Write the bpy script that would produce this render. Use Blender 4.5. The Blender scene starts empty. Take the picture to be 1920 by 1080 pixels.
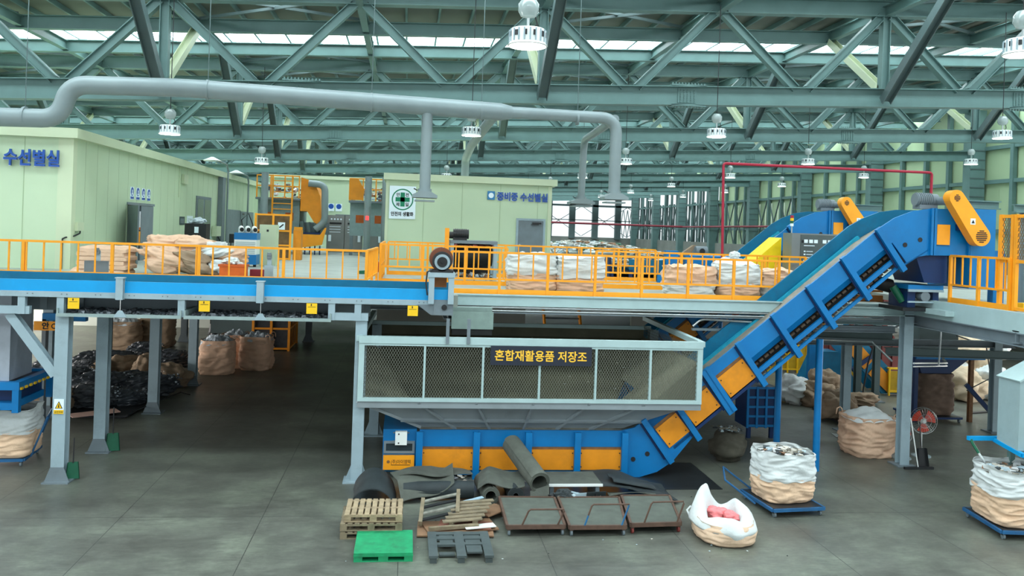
import bpy, math, random
from mathutils import Vector, Matrix, noise
random.seed(7)
sc = bpy.context.scene
C = sc.collection

# ---------------- camera ----------------
cam_d = bpy.data.cameras.new('camera')
cam = bpy.data.objects.new('camera', cam_d); C.objects.link(cam)
cam_d.sensor_width = 36.0
cam_d.lens = 30.0
cam_d.shift_y = -0.05646
cam_d.clip_end = 500
YAW = math.atan(195/1600); ROLL = 0.034
cam.matrix_world = (Matrix.Translation((0, 0, 5.5)) @ Matrix.Rotation(-YAW, 4, 'Z')
                    @ Matrix.Rotation(math.pi/2, 4, 'X') @ Matrix.Rotation(ROLL, 4, 'Z'))
sc.camera = cam

# ---------------- world / exposure ----------------
w = bpy.data.worlds.new('daylight'); sc.world = w; w.use_nodes = True
bg = w.node_tree.nodes['Background']
bg.inputs[0].default_value = (0.86, 0.97, 1.0, 1); bg.inputs[1].default_value = 0.85
sc.view_settings.view_transform = 'Standard'
sc.view_settings.look = 'None'
sc.view_settings.gamma = 1
sc.view_settings.use_curve_mapping = False
sc.view_settings.exposure = 0.55
SKY_L = 7.0      # skylight radiance
LAMP_L = 9.0

# unseen area lamps added at both sides to brighten the space under the deck
def side_fill(name, loc, rz, sx, sz, power):
    l = bpy.data.lights.new(name, 'AREA'); l.shape = 'RECTANGLE'; l.size = sx; l.size_y = sz; l.energy = power; l.color = (1.0, .95, .92)
    o = bpy.data.objects.new(name, l); C.objects.link(o); o.location = loc; o.rotation_euler = (math.pi/2, 0, rz); return o
side_fill('side_fill_lamp', (-19.5, 25, 1.8), -math.pi/2, 20, 3.2, 1300)
side_fill('side_fill_lamp', (-19.5, 40.5, 1.8), -math.pi/2, 8, 3.2, 700)
side_fill('side_fill_lamp', (30.0, 26, 2.0), math.pi/2, 16, 3.2, 900)

# ---------------- materials ----------------
def lin(c):
    return tuple((x/255/12.92 if x/255 <= .04045 else ((x/255+.055)/1.055)**2.4) for x in c)
_m = {}
def mat(name, rgb, rough=.55, metal=0.0, var=.12, scale=6.0, bump=0.0, bscale=30.0, dirt=0.0, emit=0.0, spec=.4, stretch=None):
    if name in _m: return _m[name]
    m = bpy.data.materials.new(name); m.use_nodes = True
    nt = m.node_tree; N = nt.nodes; L = nt.links
    b = N['Principled BSDF']
    c = lin(rgb)
    b.inputs['Roughness'].default_value = rough; b.inputs['Metallic'].default_value = metal
    b.inputs['Specular IOR Level'].default_value = spec
    if emit > 0:
        b.inputs['Base Color'].default_value = (*c, 1)
        b.inputs['Emission Color'].default_value = (*c, 1); b.inputs['Emission Strength'].default_value = emit
        _m[name] = m; return m
    geo = N.new('ShaderNodeNewGeometry')
    vec = geo.outputs['Position']
    if stretch:
        mp = N.new('ShaderNodeMapping'); mp.inputs['Scale'].default_value = stretch
        L.new(vec, mp.inputs['Vector']); vec = mp.outputs['Vector']
    nz = N.new('ShaderNodeTexNoise'); nz.inputs['Scale'].default_value = scale; nz.inputs['Detail'].default_value = 5
    L.new(vec, nz.inputs['Vector'])
    rp = N.new('ShaderNodeValToRGB')
    rp.color_ramp.elements[0].position = .3; rp.color_ramp.elements[1].position = .7
    rp.color_ramp.elements[0].color = (*[x*(1-var) for x in c], 1)
    rp.color_ramp.elements[1].color = (*[min(1, x*(1+var)) for x in c], 1)
    L.new(nz.outputs['Fac'], rp.inputs['Fac'])
    out = rp.outputs['Color']
    if dirt > 0:
        n2 = N.new('ShaderNodeTexNoise'); n2.inputs['Scale'].default_value = scale*.4; n2.inputs['Detail'].default_value = 8
        n2.inputs['Roughness'].default_value = .75
        L.new(vec, n2.inputs['Vector'])
        r2 = N.new('ShaderNodeMapRange'); r2.inputs[1].default_value = .52; r2.inputs[2].default_value = .75
        r2.inputs[3].default_value = 0; r2.inputs[4].default_value = dirt
        L.new(n2.outputs['Fac'], r2.inputs[0])
        mx = N.new('ShaderNodeMixRGB'); mx.inputs[2].default_value = (.035, .03, .025, 1)
        L.new(r2.outputs[0], mx.inputs[0]); L.new(out, mx.inputs[1]); out = mx.outputs[0]
    L.new(out, b.inputs['Base Color'])
    if bump > 0:
        n3 = N.new('ShaderNodeTexNoise'); n3.inputs['Scale'].default_value = bscale; n3.inputs['Detail'].default_value = 4
        L.new(vec, n3.inputs['Vector'])
        bp = N.new('ShaderNodeBump'); bp.inputs['Strength'].default_value = bump; bp.inputs['Distance'].default_value = .03
        L.new(n3.outputs['Fac'], bp.inputs['Height']); L.new(bp.outputs['Normal'], b.inputs['Normal'])
    _m[name] = m; return m

STEEL = mat('teal_grey_steel', (98, 128, 125), .5, var=.07, scale=2.0)
STEELD = mat('dark_grey_steel', (86, 104, 104), .5, var=.08, scale=2.0)
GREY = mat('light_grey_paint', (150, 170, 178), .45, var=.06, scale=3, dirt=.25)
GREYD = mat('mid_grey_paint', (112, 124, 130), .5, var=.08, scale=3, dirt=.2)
CREAM = mat('pale_green_panel', (187, 206, 174), .55, var=.035, scale=.6, dirt=.08)
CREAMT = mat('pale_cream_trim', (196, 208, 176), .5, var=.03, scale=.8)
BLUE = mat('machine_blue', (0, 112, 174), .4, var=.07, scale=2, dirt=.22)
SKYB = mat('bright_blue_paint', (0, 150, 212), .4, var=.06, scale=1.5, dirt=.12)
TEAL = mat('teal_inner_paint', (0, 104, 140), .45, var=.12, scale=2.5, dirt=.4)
NAVY = mat('dark_blue_paint', (10, 45, 90), .45, var=.1, scale=3)
ORANGE = mat('guard_orange', (246, 160, 30), .42, var=.05, scale=3, dirt=.10)
ORANGED = mat('worn_orange', (226, 142, 24), .5, var=.10, scale=2.5, dirt=.25)
YELLOW = mat('safety_yellow', (238, 190, 24), .45, var=.06, scale=4, dirt=.1)
RUSTM = mat('rusty_edge', (120, 84, 50), .7, var=.25, scale=9, dirt=.4)
BLACK = mat('black_rubber', (26, 28, 28), .6, var=.25, scale=8)
BLACKM = mat('black_metal', (34, 36, 38), .4, var=.2, scale=6)
RUBBER = mat('worn_belt_rubber', (86, 90, 82), .75, var=.18, scale=4, dirt=.4, bump=.15, bscale=40)
RUBBERD = mat('dark_belt_rubber', (44, 52, 54), .65, var=.2, scale=4, dirt=.3, bump=.1, bscale=40)
WHITE = mat('white_paint', (228, 232, 228), .45, var=.03, scale=4)
CHROME = mat('bare_metal', (176, 182, 182), .3, metal=.8, var=.08, scale=8)
STAINLESS = mat('stainless_cabinet', (132, 136, 134), .38, metal=.35, var=.1, scale=1.2)
DUCT = mat('duct_grey', (130, 144, 146), .45, metal=.15, var=.06, scale=1.5)
RED = mat('red_paint', (158, 26, 52), .45, var=.06)
MAROON = mat('maroon_panel', (112, 50, 48), .6, var=.12, scale=2, dirt=.3)
GREEN = mat('dark_green_plastic', (10, 92, 64), .45, var=.1)
WOOD = mat('pallet_wood', (158, 140, 112), .8, var=.28, scale=6, dirt=.5, stretch=(1, 1, 4), bump=.2, bscale=30)
WOODD = mat('weathered_wood', (128, 116, 94), .85, var=.28, scale=5, dirt=.45, bump=.2, bscale=30)
PLY = mat('brown_plywood', (136, 104, 78), .8, var=.2, scale=4, dirt=.3)
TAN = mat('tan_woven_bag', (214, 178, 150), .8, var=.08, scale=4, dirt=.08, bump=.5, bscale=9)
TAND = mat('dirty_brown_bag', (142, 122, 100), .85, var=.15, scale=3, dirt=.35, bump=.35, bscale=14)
WBAG = mat('white_woven_bag', (206, 212, 211), .7, var=.05, scale=4, dirt=.05, bump=.35, bscale=12)
CLEAR = mat('grey_plastic_film', (176, 188, 196), .3, var=.25, scale=9, bump=.5, bscale=16, spec=.6)
PINK = mat('pink_cloth', (226, 128, 130), .8, var=.12, scale=7, bump=.3, bscale=20)
LAMP = mat('lamp_lens', (255, 252, 240), emit=LAMP_L)
LAMPW = mat('white_lamp_housing', (222, 228, 224), .4, var=.03)
GLASSY = mat('clear_driver_bulb', (150, 164, 162), .12, var=.05, spec=.7)
GLASSD = mat('dark_window_glass', (46, 58, 64), .12, var=.1, spec=.6)
INK = mat('black_ink', (24, 26, 28), .6, var=.02)
NAVYINK = mat('blue_letter_face', (28, 78, 160), .4, var=.04)
SIGNW = mat('sign_white', (226, 240, 246), .45, var=.02)
SIGNG = mat('sign_green', (14, 128, 92), .5, var=.03)
SIGNBK = mat('sign_dark_navy', (36, 42, 56), .4, var=.05)
SIGNY = mat('sign_yellow_letter', (255, 196, 60), .45, var=.03)
DEBRIS = [mat('debris_a', (196, 190, 178), .7, var=.2), mat('debris_b', (120, 116, 104), .8, var=.3), mat('debris_c', (60, 66, 68), .7, var=.3),
          mat('debris_d', (170, 188, 196), .5, var=.2), mat('debris_e', (150, 112, 84), .8, var=.25), mat('debris_f', (206, 208, 206), .5, var=.1)]
DARKDEB = [mat('film_black', (54, 60, 66), .35, var=.3, spec=.6), mat('film_dark', (66, 70, 74), .4, var=.3), mat('film_grey', (120, 126, 132), .4, var=.3)]

# ---------------- mesh helper ----------------
Z3 = Vector((0, 0, 1))
class MB:
    def __init__(s): s.v = []; s.f = []; s.mi = []
    def add(s, vs, fs, m=0):
        o = len(s.v); s.v += [tuple(v) for v in vs]
        for f in fs: s.f.append(tuple(i+o for i in f)); s.mi.append(m)
        return s
    def box(s, x0, x1, y0, y1, z0, z1, m=0):
        vs = [(x, y, z) for z in (z0, z1) for y in (y0, y1) for x in (x0, x1)]
        return s.add(vs, [(0, 2, 3, 1), (4, 5, 7, 6), (0, 1, 5, 4), (2, 6, 7, 3), (0, 4, 6, 2), (1, 3, 7, 5)], m)
    def beam(s, p, q, w_, h, up=Z3, m=0):
        p = Vector(p); q = Vector(q); d = (q-p).normalized(); up = Vector(up)
        if abs(d.dot(up)) > .98: up = Vector((0, 1, 0)) if abs(d.y) < .9 else Vector((1, 0, 0))
        sx = d.cross(up).normalized(); u = sx.cross(d).normalized()
        vs = []
        for c in (p, q):
            for a, b in ((-1, -1), (1, -1), (1, 1), (-1, 1)): vs.append(c+sx*a*w_/2+u*b*h/2)
        return s.add(vs, [(0, 3, 2, 1), (4, 5, 6, 7), (0, 1, 5, 4), (1, 2, 6, 5), (2, 3, 7, 6), (3, 0, 4, 7)], m)
    def hb(s, p, q, h, b, up=Z3, tw=.02, tf=.025, m=0):
        p = Vector(p); q = Vector(q); d = (q-p).normalized(); up = Vector(up)
        if abs(d.dot(up)) > .98: up = Vector((0, 1, 0))
        sx = d.cross(up).normalized(); u = sx.cross(d).normalized()
        s.beam(p, q, tw, h-2*tf, u, m)
        for k in (-1, 1):
            o = u*k*(h/2-tf/2); s.beam(p+o, q+o, b, tf, u, m)
        return s
    def cyl(s, p, q, r, n=12, r2=None, m=0, cap=True):
        p = Vector(p); q = Vector(q); r2 = r if r2 is None else r2
        d = (q-p).normalized(); a = Vector((0, 0, 1)) if abs(d.z) < .9 else Vector((1, 0, 0))
        x = d.cross(a).normalized(); y = d.cross(x)
        vs = []
        for c, rr in ((p, r), (q, r2)):
            for i in range(n):
                t = 2*math.pi*i/n; vs.append(c+x*math.cos(t)*rr+y*math.sin(t)*rr)
        fs = [(i, (i+1) % n, n+(i+1) % n, n+i) for i in range(n)]
        if cap: fs += [tuple(range(n-1, -1, -1)), tuple(range(n, 2*n))]
        return s.add(vs, fs, m)
    def tube(s, pts, r, n=8, m=0):
        P = [Vector(p) for p in pts]; rings = []; px = None
        vs = []
        for i, p in enumerate(P):
            d = (P[min(i+1, len(P)-1)]-P[max(i-1, 0)]).normalized()
            a = px if px is not None else (Vector((0, 0, 1)) if abs(d.z) < .9 else Vector((1, 0, 0)))
            y = d.cross(a).normalized(); x = y.cross(d).normalized(); px = x
            for k in range(n):
                t = 2*math.pi*k/n; vs.append(p+x*math.cos(t)*r+y*math.sin(t)*r)
        fs = []
        for i in range(len(P)-1):
            for k in range(n): fs.append((i*n+k, i*n+(k+1) % n, (i+1)*n+(k+1) % n, (i+1)*n+k))
        fs += [tuple(range(n-1, -1, -1)), tuple(range((len(P)-1)*n, len(P)*n))]
        return s.add(vs, fs, m)
    def prism(s, poly, a, b, ax='y', m=0):
        n = len(poly)
        def P(u, v, t): return (u, t, v) if ax == 'y' else ((t, u, v) if ax == 'x' else (u, v, t))
        vs = [P(u, v, a) for u, v in poly]+[P(u, v, b) for u, v in poly]
        fs = [tuple(range(n)), tuple(range(2*n-1, n-1, -1))]+[(i, n+i, n+(i+1) % n, (i+1) % n) for i in range(n)]
        return s.add(vs, fs, m)
    def strip(s, path, a, b, th, ax='y', m=0):
        """thin sheet following a 2-D path, thickness th below it"""
        n = len(path); up = []
        for i in range(n):
            x0, z0 = path[max(i-1, 0)]; x1, z1 = path[min(i+1, n-1)]
            l = math.hypot(x1-x0, z1-z0) or 1
            up.append((-(z1-z0)/l*th, (x1-x0)/l*th))
        lo = [(path[i][0]-up[i][0], path[i][1]-up[i][1]) for i in range(n)]
        for i in range(n-1): s.prism([path[i], path[i+1], lo[i+1], lo[i]], a, b, ax, m)
        return s
    def lathe(s, prof, c, n=20, m=0):
        vs = []; k = len(prof)
        for r, z in prof:
            for i in range(n):
                t = 2*math.pi*i/n; vs.append((c[0]+r*math.cos(t), c[1]+r*math.sin(t), c[2]+z))
        fs = [(j*n+i, j*n+(i+1) % n, (j+1)*n+(i+1) % n, (j+1)*n+i) for j in range(k-1) for i in range(n)]
        if prof[0][0] > 1e-4: fs.append(tuple(range(n-1, -1, -1)))
        if prof[-1][0] > 1e-4: fs.append(tuple(range((k-1)*n, k*n)))
        return s.add(vs, fs, m)
    def grid(s, rows, m=0, closed=False):
        k = len(rows); n = len(rows[0]); vs = [p for r in rows for p in r]; fs = []
        for j in range(k-1):
            for i in range(n if closed else n-1):
                fs.append((j*n+i, j*n+(i+1) % n, (j+1)*n+(i+1) % n, (j+1)*n+i))
        return s.add(vs, fs, m)
    def sheet(s, fn, nu, nv, th, m=0):
        """curved sheet with thickness; fn(u,v)->Vector"""
        top = [[Vector(fn(i/nu, j/nv)) for i in range(nu+1)] for j in range(nv+1)]
        bot = [[p-Vector((0, 0, th)) for p in r] for r in top]
        s.grid(top, m); s.grid([r[::-1] for r in bot], m)
        per = [(0, i) for i in range(nu+1)]+[(j, nu) for j in range(1, nv+1)]+[(nv, i) for i in range(nu-1, -1, -1)]+[(j, 0) for j in range(nv-1, 0, -1)]
        a = [top[j][i] for j, i in per]; b = [bot[j][i] for j, i in per]
        return s.grid([b, a], m, closed=True)
    def build(s, name, mats, parent=None, loc=None, smooth=False, label=None):
        me = bpy.data.meshes.new(name)
        base = Vector(parent['_b']) if parent is not None and '_b' in parent else Vector((0, 0, 0))
        if parent is None and loc is not None: base = Vector(loc)
        me.from_pydata([tuple(Vector(v)-base) for v in s.v], [], s.f)
        if not isinstance(mats, (list, tuple)): mats = [mats]
        for m in mats: me.materials.append(m)
        if len(mats) > 1: me.polygons.foreach_set('material_index', s.mi)
        me.update()
        import bmesh
        bm = bmesh.new(); bm.from_mesh(me); bmesh.ops.recalc_face_normals(bm, faces=bm.faces); bm.to_mesh(me); bm.free()
        if smooth:
            me.polygons.foreach_set('use_smooth', [True]*len(me.polygons))
            try:
                if not any(k in mats[0].name for k in ('bag', 'cloth', 'sack', 'film_')): me.set_sharp_from_angle(angle=math.radians(40))
            except Exception: pass
        o = bpy.data.objects.new(name, me); C.objects.link(o)
        if parent is not None: o.parent = parent; o['_b'] = tuple(base)
        else: o.location = base; o['_b'] = tuple(base)
        if label: o['label'] = label
        return o

def thing(name, label, cat, loc=(0, 0, 0), group=None):
    o = bpy.data.objects.new(name, None); C.objects.link(o); o.location = loc; o['_b'] = tuple(loc)
    o.empty_display_size = .1
    o['label'] = label; o['category'] = cat
    if group: o['group'] = group
    return o
def tag(o, label, cat, group=None, kind=None):
    o['label'] = label; o['category'] = cat
    if group: o['group'] = group
    if kind: o['kind'] = kind
    return o
def struct(o): o['kind'] = 'structure'; return o
def copy_tree(o, parent=None):
    c = o.copy(); C.objects.link(c)
    if parent is not None: c.parent = parent
    for ch in list(o.children): copy_tree(ch, c)
    return c
def place(o, loc, rz=0.0):
    o.location = loc; o.rotation_euler = (0, 0, rz); return o

def text(body, size, name, m, parent, origin, xdir=(1, 0, 0), ydir=(0, 0, 1), depth=.01, bold=0.0, align='LEFT', width=None, label=None):
    """raised lettering as a mesh; origin = baseline point"""
    cu = bpy.data.curves.new(name, 'FONT'); cu.body = body; cu.size = size; cu.extrude = depth/2; cu.offset = bold
    cu.align_x = align; cu.resolution_u = 5
    t = bpy.data.objects.new('tmp', cu); C.objects.link(t)
    dg = bpy.context.evaluated_depsgraph_get(); dg.update()
    me = bpy.data.meshes.new_from_object(t.evaluated_get(dg))
    bpy.data.objects.remove(t); bpy.data.curves.remove(cu)
    xs = [v.co.x for v in me.vertices]
    k = width/(max(xs)-min(xs)) if width else 1.0
    x0 = min(xs) if width and align == 'LEFT' else 0
    X = Vector(xdir); Y = Vector(ydir); O = Vector(origin); Nn = X.cross(Y)
    base = Vector(parent['_b']) if parent is not None else O
    for v in me.vertices:
        v.co = O+X*((v.co.x-x0)*k)+Y*v.co.y+Nn*v.co.z-base
    me.materials.clear(); me.materials.append(m)
    o = bpy.data.objects.new(name, me); C.objects.link(o)
    if parent is not None: o.parent = parent
    else: o.location = O
    o['_b'] = tuple(base)
    if label: o['label'] = label
    return o
# =============== THE BUILDING ===============
SL = 0.042                        # the whole roof climbs along X
def rz_(x, z0): return z0+SL*x
XL, XR, YN, YF = -26.0, 34.0, -4.0, 128.0
# floor
fm = bpy.data.materials.new('polished_concrete'); fm.use_nodes = True
nt = fm.node_tree; N = nt.nodes; L = nt.links; b = N['Principled BSDF']
geo = N.new('ShaderNodeNewGeometry')
n1 = N.new('ShaderNodeTexNoise'); n1.inputs['Scale'].default_value = .55; n1.inputs['Detail'].default_value = 10; n1.inputs['Roughness'].default_value = .68
L.new(geo.outputs['Position'], n1.inputs['Vector'])
rp = N.new('ShaderNodeValToRGB'); cr = rp.color_ramp
cr.elements[0].position = .24; cr.elements[0].color = (*lin((72, 71, 66)), 1)
cr.elements[1].position = .80; cr.elements[1].color = (*lin((138, 146, 129)), 1)
e = cr.elements.new(.5); e.color = (*lin((102, 105, 96)), 1)
L.new(n1.outputs['Fac'], rp.inputs['Fac'])
n2 = N.new('ShaderNodeTexNoise'); n2.inputs['Scale'].default_value = 3.2; n2.inputs['Detail'].default_value = 8; n2.inputs['Roughness'].default_value = .7
mp = N.new('ShaderNodeMapping'); mp.inputs['Scale'].default_value = (.5, 2.2, 1); L.new(geo.outputs['Position'], mp.inputs['Vector']); L.new(mp.outputs[0], n2.inputs['Vector'])
mr = N.new('ShaderNodeMapRange'); mr.inputs[1].default_value = .35; mr.inputs[2].default_value = .7; mr.inputs[3].default_value = .74; mr.inputs[4].default_value = 1.12
L.new(n2.outputs['Fac'], mr.inputs[0])
mul = N.new('ShaderNodeMixRGB'); mul.blend_type = 'MULTIPLY'; mul.inputs[0].default_value = 1
L.new(rp.outputs['Color'], mul.inputs[1]); L.new(mr.outputs[0], mul.inputs[2])
n4 = N.new('ShaderNodeTexNoise'); n4.inputs['Scale'].default_value = 14; n4.inputs['Detail'].default_value = 6; n4.inputs['Roughness'].default_value = .8
mp4 = N.new('ShaderNodeMapping'); mp4.inputs['Scale'].default_value = (.35, 1.3, 1); L.new(geo.outputs['Position'], mp4.inputs['Vector']); L.new(mp4.outputs[0], n4.inputs['Vector'])
mr4 = N.new('ShaderNodeMapRange'); mr4.inputs[1].default_value = .3; mr4.inputs[2].default_value = .75; mr4.inputs[3].default_value = .72; mr4.inputs[4].default_value = 1.22
L.new(n4.outputs['Fac'], mr4.inputs[0])
mul4 = N.new('ShaderNodeMixRGB'); mul4.blend_type = 'MULTIPLY'; mul4.inputs[0].default_value = 1
L.new(mul.outputs[0], mul4.inputs[1]); L.new(mr4.outputs[0], mul4.inputs[2]); mul = mul4
# joints
sep = N.new('ShaderNodeSeparateXYZ'); L.new(geo.outputs['Position'], sep.inputs[0])
def joint(sock, off, per, wdt):
    a = N.new('ShaderNodeMath'); a.operation = 'ADD'; a.inputs[1].default_value = 1000*per-off+wdt; L.new(sock, a.inputs[0])
    m_ = N.new('ShaderNodeMath'); m_.operation = 'MODULO'; m_.inputs[1].default_value = per; L.new(a.outputs[0], m_.inputs[0])
    l = N.new('ShaderNodeMath'); l.operation = 'LESS_THAN'; l.inputs[1].default_value = 2*wdt; L.new(m_.outputs[0], l.inputs[0])
    return l.outputs[0]
jx = joint(sep.outputs['X'], 2.55, 2.53, .007); jy = joint(sep.outputs['Y'], 16.35, 5.0, .007)
mxm = N.new('ShaderNodeMath'); mxm.operation = 'MAXIMUM'; L.new(jx, mxm.inputs[0]); L.new(jy, mxm.inputs[1])
mj = N.new('ShaderNodeMixRGB'); L.new(mxm.outputs[0], mj.inputs[0]); L.new(mul.outputs[0], mj.inputs[1]); mj.inputs[2].default_value = (.035, .035, .033, 1)
L.new(mj.outputs[0], b.inputs['Base Color'])
mr2 = N.new('ShaderNodeMapRange'); mr2.inputs[3].default_value = .22; mr2.inputs[4].default_value = .55; L.new(n2.outputs['Fac'], mr2.inputs[0])
L.new(mr2.outputs[0], b.inputs['Roughness'])
b.inputs['Specular IOR Level'].default_value = .45
struct(MB().box(XL, XR, YN, YF, -.2, 0).build('floor', fm))

# roof deck with skylight strips
ROOF = mat('roof_deck_underside', (102, 107, 97), .7, var=.1, scale=.5)
SKYL = mat('skylight_sheet', (236, 250, 255), emit=SKY_L)
ZR = 12.72
TRUSS_Y = [25.5+11*k for k in range(0, 10)]
strips = [(ty+6.3, ty+8.9) for ty in [-7.5, 3.5, 14.5]+TRUSS_Y[:-1]]
strips += [(ty+12.2, ty+12.9) for ty in [3.5, 14.5]+TRUSS_Y[:6]]
strips.sort()
rb = MB(); y = YN
def slab(mb, y0, y1, x0=XL, x1=XR):
    vs = [(x, yy, rz_(x, ZR)+dz) for dz in (0, .08) for yy in (y0, y1) for x in (x0, x1)]
    mb.add(vs, [(0, 2, 3, 1), (4, 5, 7, 6), (0, 1, 5, 4), (2, 6, 7, 3), (0, 4, 6, 2), (1, 3, 7, 5)])
for y0, y1 in strips:
    if y0 > y: slab(rb, y, y0)
    y = y1
slab(rb, y, YF)
ceil = struct(rb.build('ceiling', ROOF))
for k, (y0, y1) in enumerate(strips):
    mb = MB(); slab(mb, y0, y1); struct(mb.build('window_%d' % (k+1), SKYL))
# purlins under the deck (run in depth)
pb = MB()
x = XL+.5
while x < XR:
    z = rz_(x, ZR)-.09
    for y0, y1 in ((8, 60), (60, YF)):
        pb.beam((x, y0, z), (x, y1, z), .07, .16)
    x += 1.096
pb.build('purlins', STEEL, ceil)

# trusses
NODE0 = -9.84; PAN = 5.48
LABT = ['roof truss crossing behind the big lamp, its lower beam just above the grey duct', 'roof truss second in depth, over the long pale green cabin',
        'roof truss third in depth, ending at the first wall column', 'roof truss fourth in depth, ending at the second wall column', 'roof truss fifth in depth, ending at the third wall column',
        'roof truss sixth in depth over the far machines', 'roof truss seventh in depth over the far machines', 'roof truss eighth in depth, small and far', 'roof truss ninth in depth, next to last', 'roof truss last before the open end wall']
for k, ty in enumerate(TRUSS_Y):
    t = thing('roof_truss', LABT[k], 'truss', (0, ty, 9.4), 'roof trusses of the hall')
    xl, xr = XL+.3, XR-.3
    MB().hb((xl, ty, rz_(xl, 9.46)), (xr, ty, rz_(xr, 9.46)), .58, .40).build('bottom_chord', STEEL, t)
    MB().hb((xl, ty, rz_(xl, 12.28)), (xr, ty, rz_(xr, 12.28)), .50, .36).build('top_chord', STEEL, t)
    nb = [NODE0+PAN*i for i in range(-3, 8)]
    for i, x0 in enumerate(nb):
        for sgn in (-1, 1):
            x1 = x0+sgn*PAN/2
            if x1 < xl or x1 > xr: continue
            p = (x0+sgn*.2, ty, rz_(x0, 9.72)); q = (x1-sgn*.15, ty, rz_(x1, 12.05))
            MB().hb(p, q, .26, .25, Z3, tw=.03).build('diagonal', STEEL, t)
        x1 = x0+PAN/2
        if x1 < xr and i % 2 == 1:
            MB().hb((x1, ty, rz_(x1, 9.74)), (x1, ty, rz_(x1, 12.05)), .26, .26, (1, 0, 0), tw=.03).build('post', STEEL, t)
            if k < 7:
                MB().hb((x1, ty-.15, rz_(x1, 9.35)), (x1, ty-3.5, rz_(x1, 12.1)), .30, .28, (1, 0, 0)).build('knee_brace', STEELD, t)
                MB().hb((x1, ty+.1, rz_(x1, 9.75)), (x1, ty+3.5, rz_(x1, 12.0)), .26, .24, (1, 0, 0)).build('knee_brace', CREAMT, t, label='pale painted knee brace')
    # splice plates with bolts
    if k < 5:
        for xs in (-3.2, 8.4, 19.6):
            sp = MB()
            for dz in (-.31, .31):
                sp.box(xs-.55, xs+.55, ty-.2, ty+.2, rz_(xs, 9.46)+dz-.02, rz_(xs, 9.46)+dz+.02)
            sp.box(xs-.3, xs+.3, ty-.04, ty-.01, rz_(xs, 9.46)-.22, rz_(xs, 9.46)+.22)
            for a in range(-2, 3):
                for c in range(-3, 4):
                    sp.box(xs+a*.11-.02, xs+a*.11+.02, ty-.07, ty-.04, rz_(xs, 9.46)+c*.06-.015, rz_(xs, 9.46)+c*.06+.015)
            for a in range(-5, 6):
                for dz, h in ((.33, .06), (-.39, .06)):
                    sp.box(xs+a*.1-.02, xs+a*.1+.02, ty-.16, ty-.12, rz_(xs, 9.46)+dz, rz_(xs, 9.46)+dz+h)
            sp.build('splice_plate', STEEL, t)
# first truss above the camera: only its lower edge region and chords behind the lamp hang into view
# secondary roof beams
ys = [14.5+11/3, 14.5+22/3]
for ty in TRUSS_Y[:6]: ys += [ty+11/3, ty+22/3]
rowname = ['before the first truss', 'just before the first truss', 'just behind the first truss', 'before the second truss', 'just behind the second truss', 'before the third truss', 'just behind the third truss', 'before the fourth truss',
           'just behind the fourth truss', 'before the fifth truss', 'just behind the fifth truss', 'before the sixth truss', 'just behind the sixth truss', 'before the seventh truss']
for k, yy in enumerate(ys):
    o = MB().hb((XL+.3, yy, rz_(XL+.3, 12.18)), (XR-.3, yy, rz_(XR-.3, 12.18)), .44, .26).build('roof_beam', STEEL)
    struct(o); tag(o, 'long teal grey roof beam under the purlins, ' + rowname[k], 'roof beam', 'secondary roof beams')
# ties in depth between trusses at the top nodes
for k in range(-4, 8):
    x0 = NODE0+PAN*(k+.5)
    if x0 < XL or x0 > XR: continue
    o = MB().hb((x0, 14.5, rz_(x0, 12.2)), (x0, 91, rz_(x0, 12.2)), .34, .22).build('roof_beam', STEEL)
    struct(o)
# cross rods
for ty in [14.5]+TRUSS_Y[:5]:
    cb = MB()
    for k in range(-3, 6):
        x0 = NODE0+PAN*(k+.5); x1 = x0+PAN
        if x0 < XL or x1 > XR or k % 2: continue
        for ya, yb in ((ty+.3, ty+3.5), (ty+7.6, ty+10.8)):
            cb.beam((x0, ya, rz_(x0, 12.42)), (x1, yb, rz_(x1, 12.42)), .09, .09)
            cb.beam((x0, yb, rz_(x0, 12.36)), (x1, ya, rz_(x1, 12.36)), .09, .09)
    cb.build('roof_bracing', STEELD, ceil)

# walls
WALLG = mat('pale_wall_sheet', (176, 198, 160), .6, var=.05, scale=.4)
def rib_wall(y0, y1, z0, z1, name):
    mb = MB(); mb.box(XR+.25, XR+.33, y0, y1, z0, z1); return mb
for k in range(-1, 10):
    y0 = 47.5+11*(k-1); y1 = y0+11
    if y0 > YF: break
    far = k >= 5
    wl = struct(MB().box(XR+.25, XR+.33, y0, min(y1, YF), 8.9 if not far else 12.6, 14.4).build('wall_right', WALLG))
    if far:
        # open louvred bays: separate upright sheets with daylight gaps
        mb = MB(); yy = y0
        while yy < min(y1, YF)-.3:
            mb.box(XR+.25, XR+.33, yy, yy+.55, 4.8, 12.6 if int(yy*3) % 2 else 9.6); yy += .98
        mb.build('louvre_sheets', STEELD, wl)
    else:
        mb = MB(); yy = y0
        while yy < y1-.2:
            mb.box(XR+.25, XR+.33, yy, yy+(1.15 if k > 2 else 1.36), 4.8, 8.9); yy += 1.375
        mb.build('lower_sheets', WALLG, wl)
    # girts and studs
    g = MB()
    for z in (9.3, 11.3, 6.4):
        g.beam((XR+.1, y0, z), (XR+.1, min(y1, YF), z), .22, .22)
    g.build('girts', STEEL, wl)
    g = MB()
    for f in (.28, .5, .75):
        yy = y0+11*f
        if yy < YF: g.beam((XR+.05, yy, 4.8), (XR+.05, yy, 14.2), .26, .26)
    g.build('studs', STEEL, wl)
    if k >= 3:
        g = MB()
        for f in (.06, .3, .52, .77):
            for s_ in (0, 1):
                a = (XR-.05, y0+11*(f+.21*s_), 4.9); c = (XR-.05, y0+11*(f+.21*(1-s_)), 9.2)
                g.beam(a, c, .1, .1)
        g.build('cross_braces', STEELD, wl)
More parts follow.
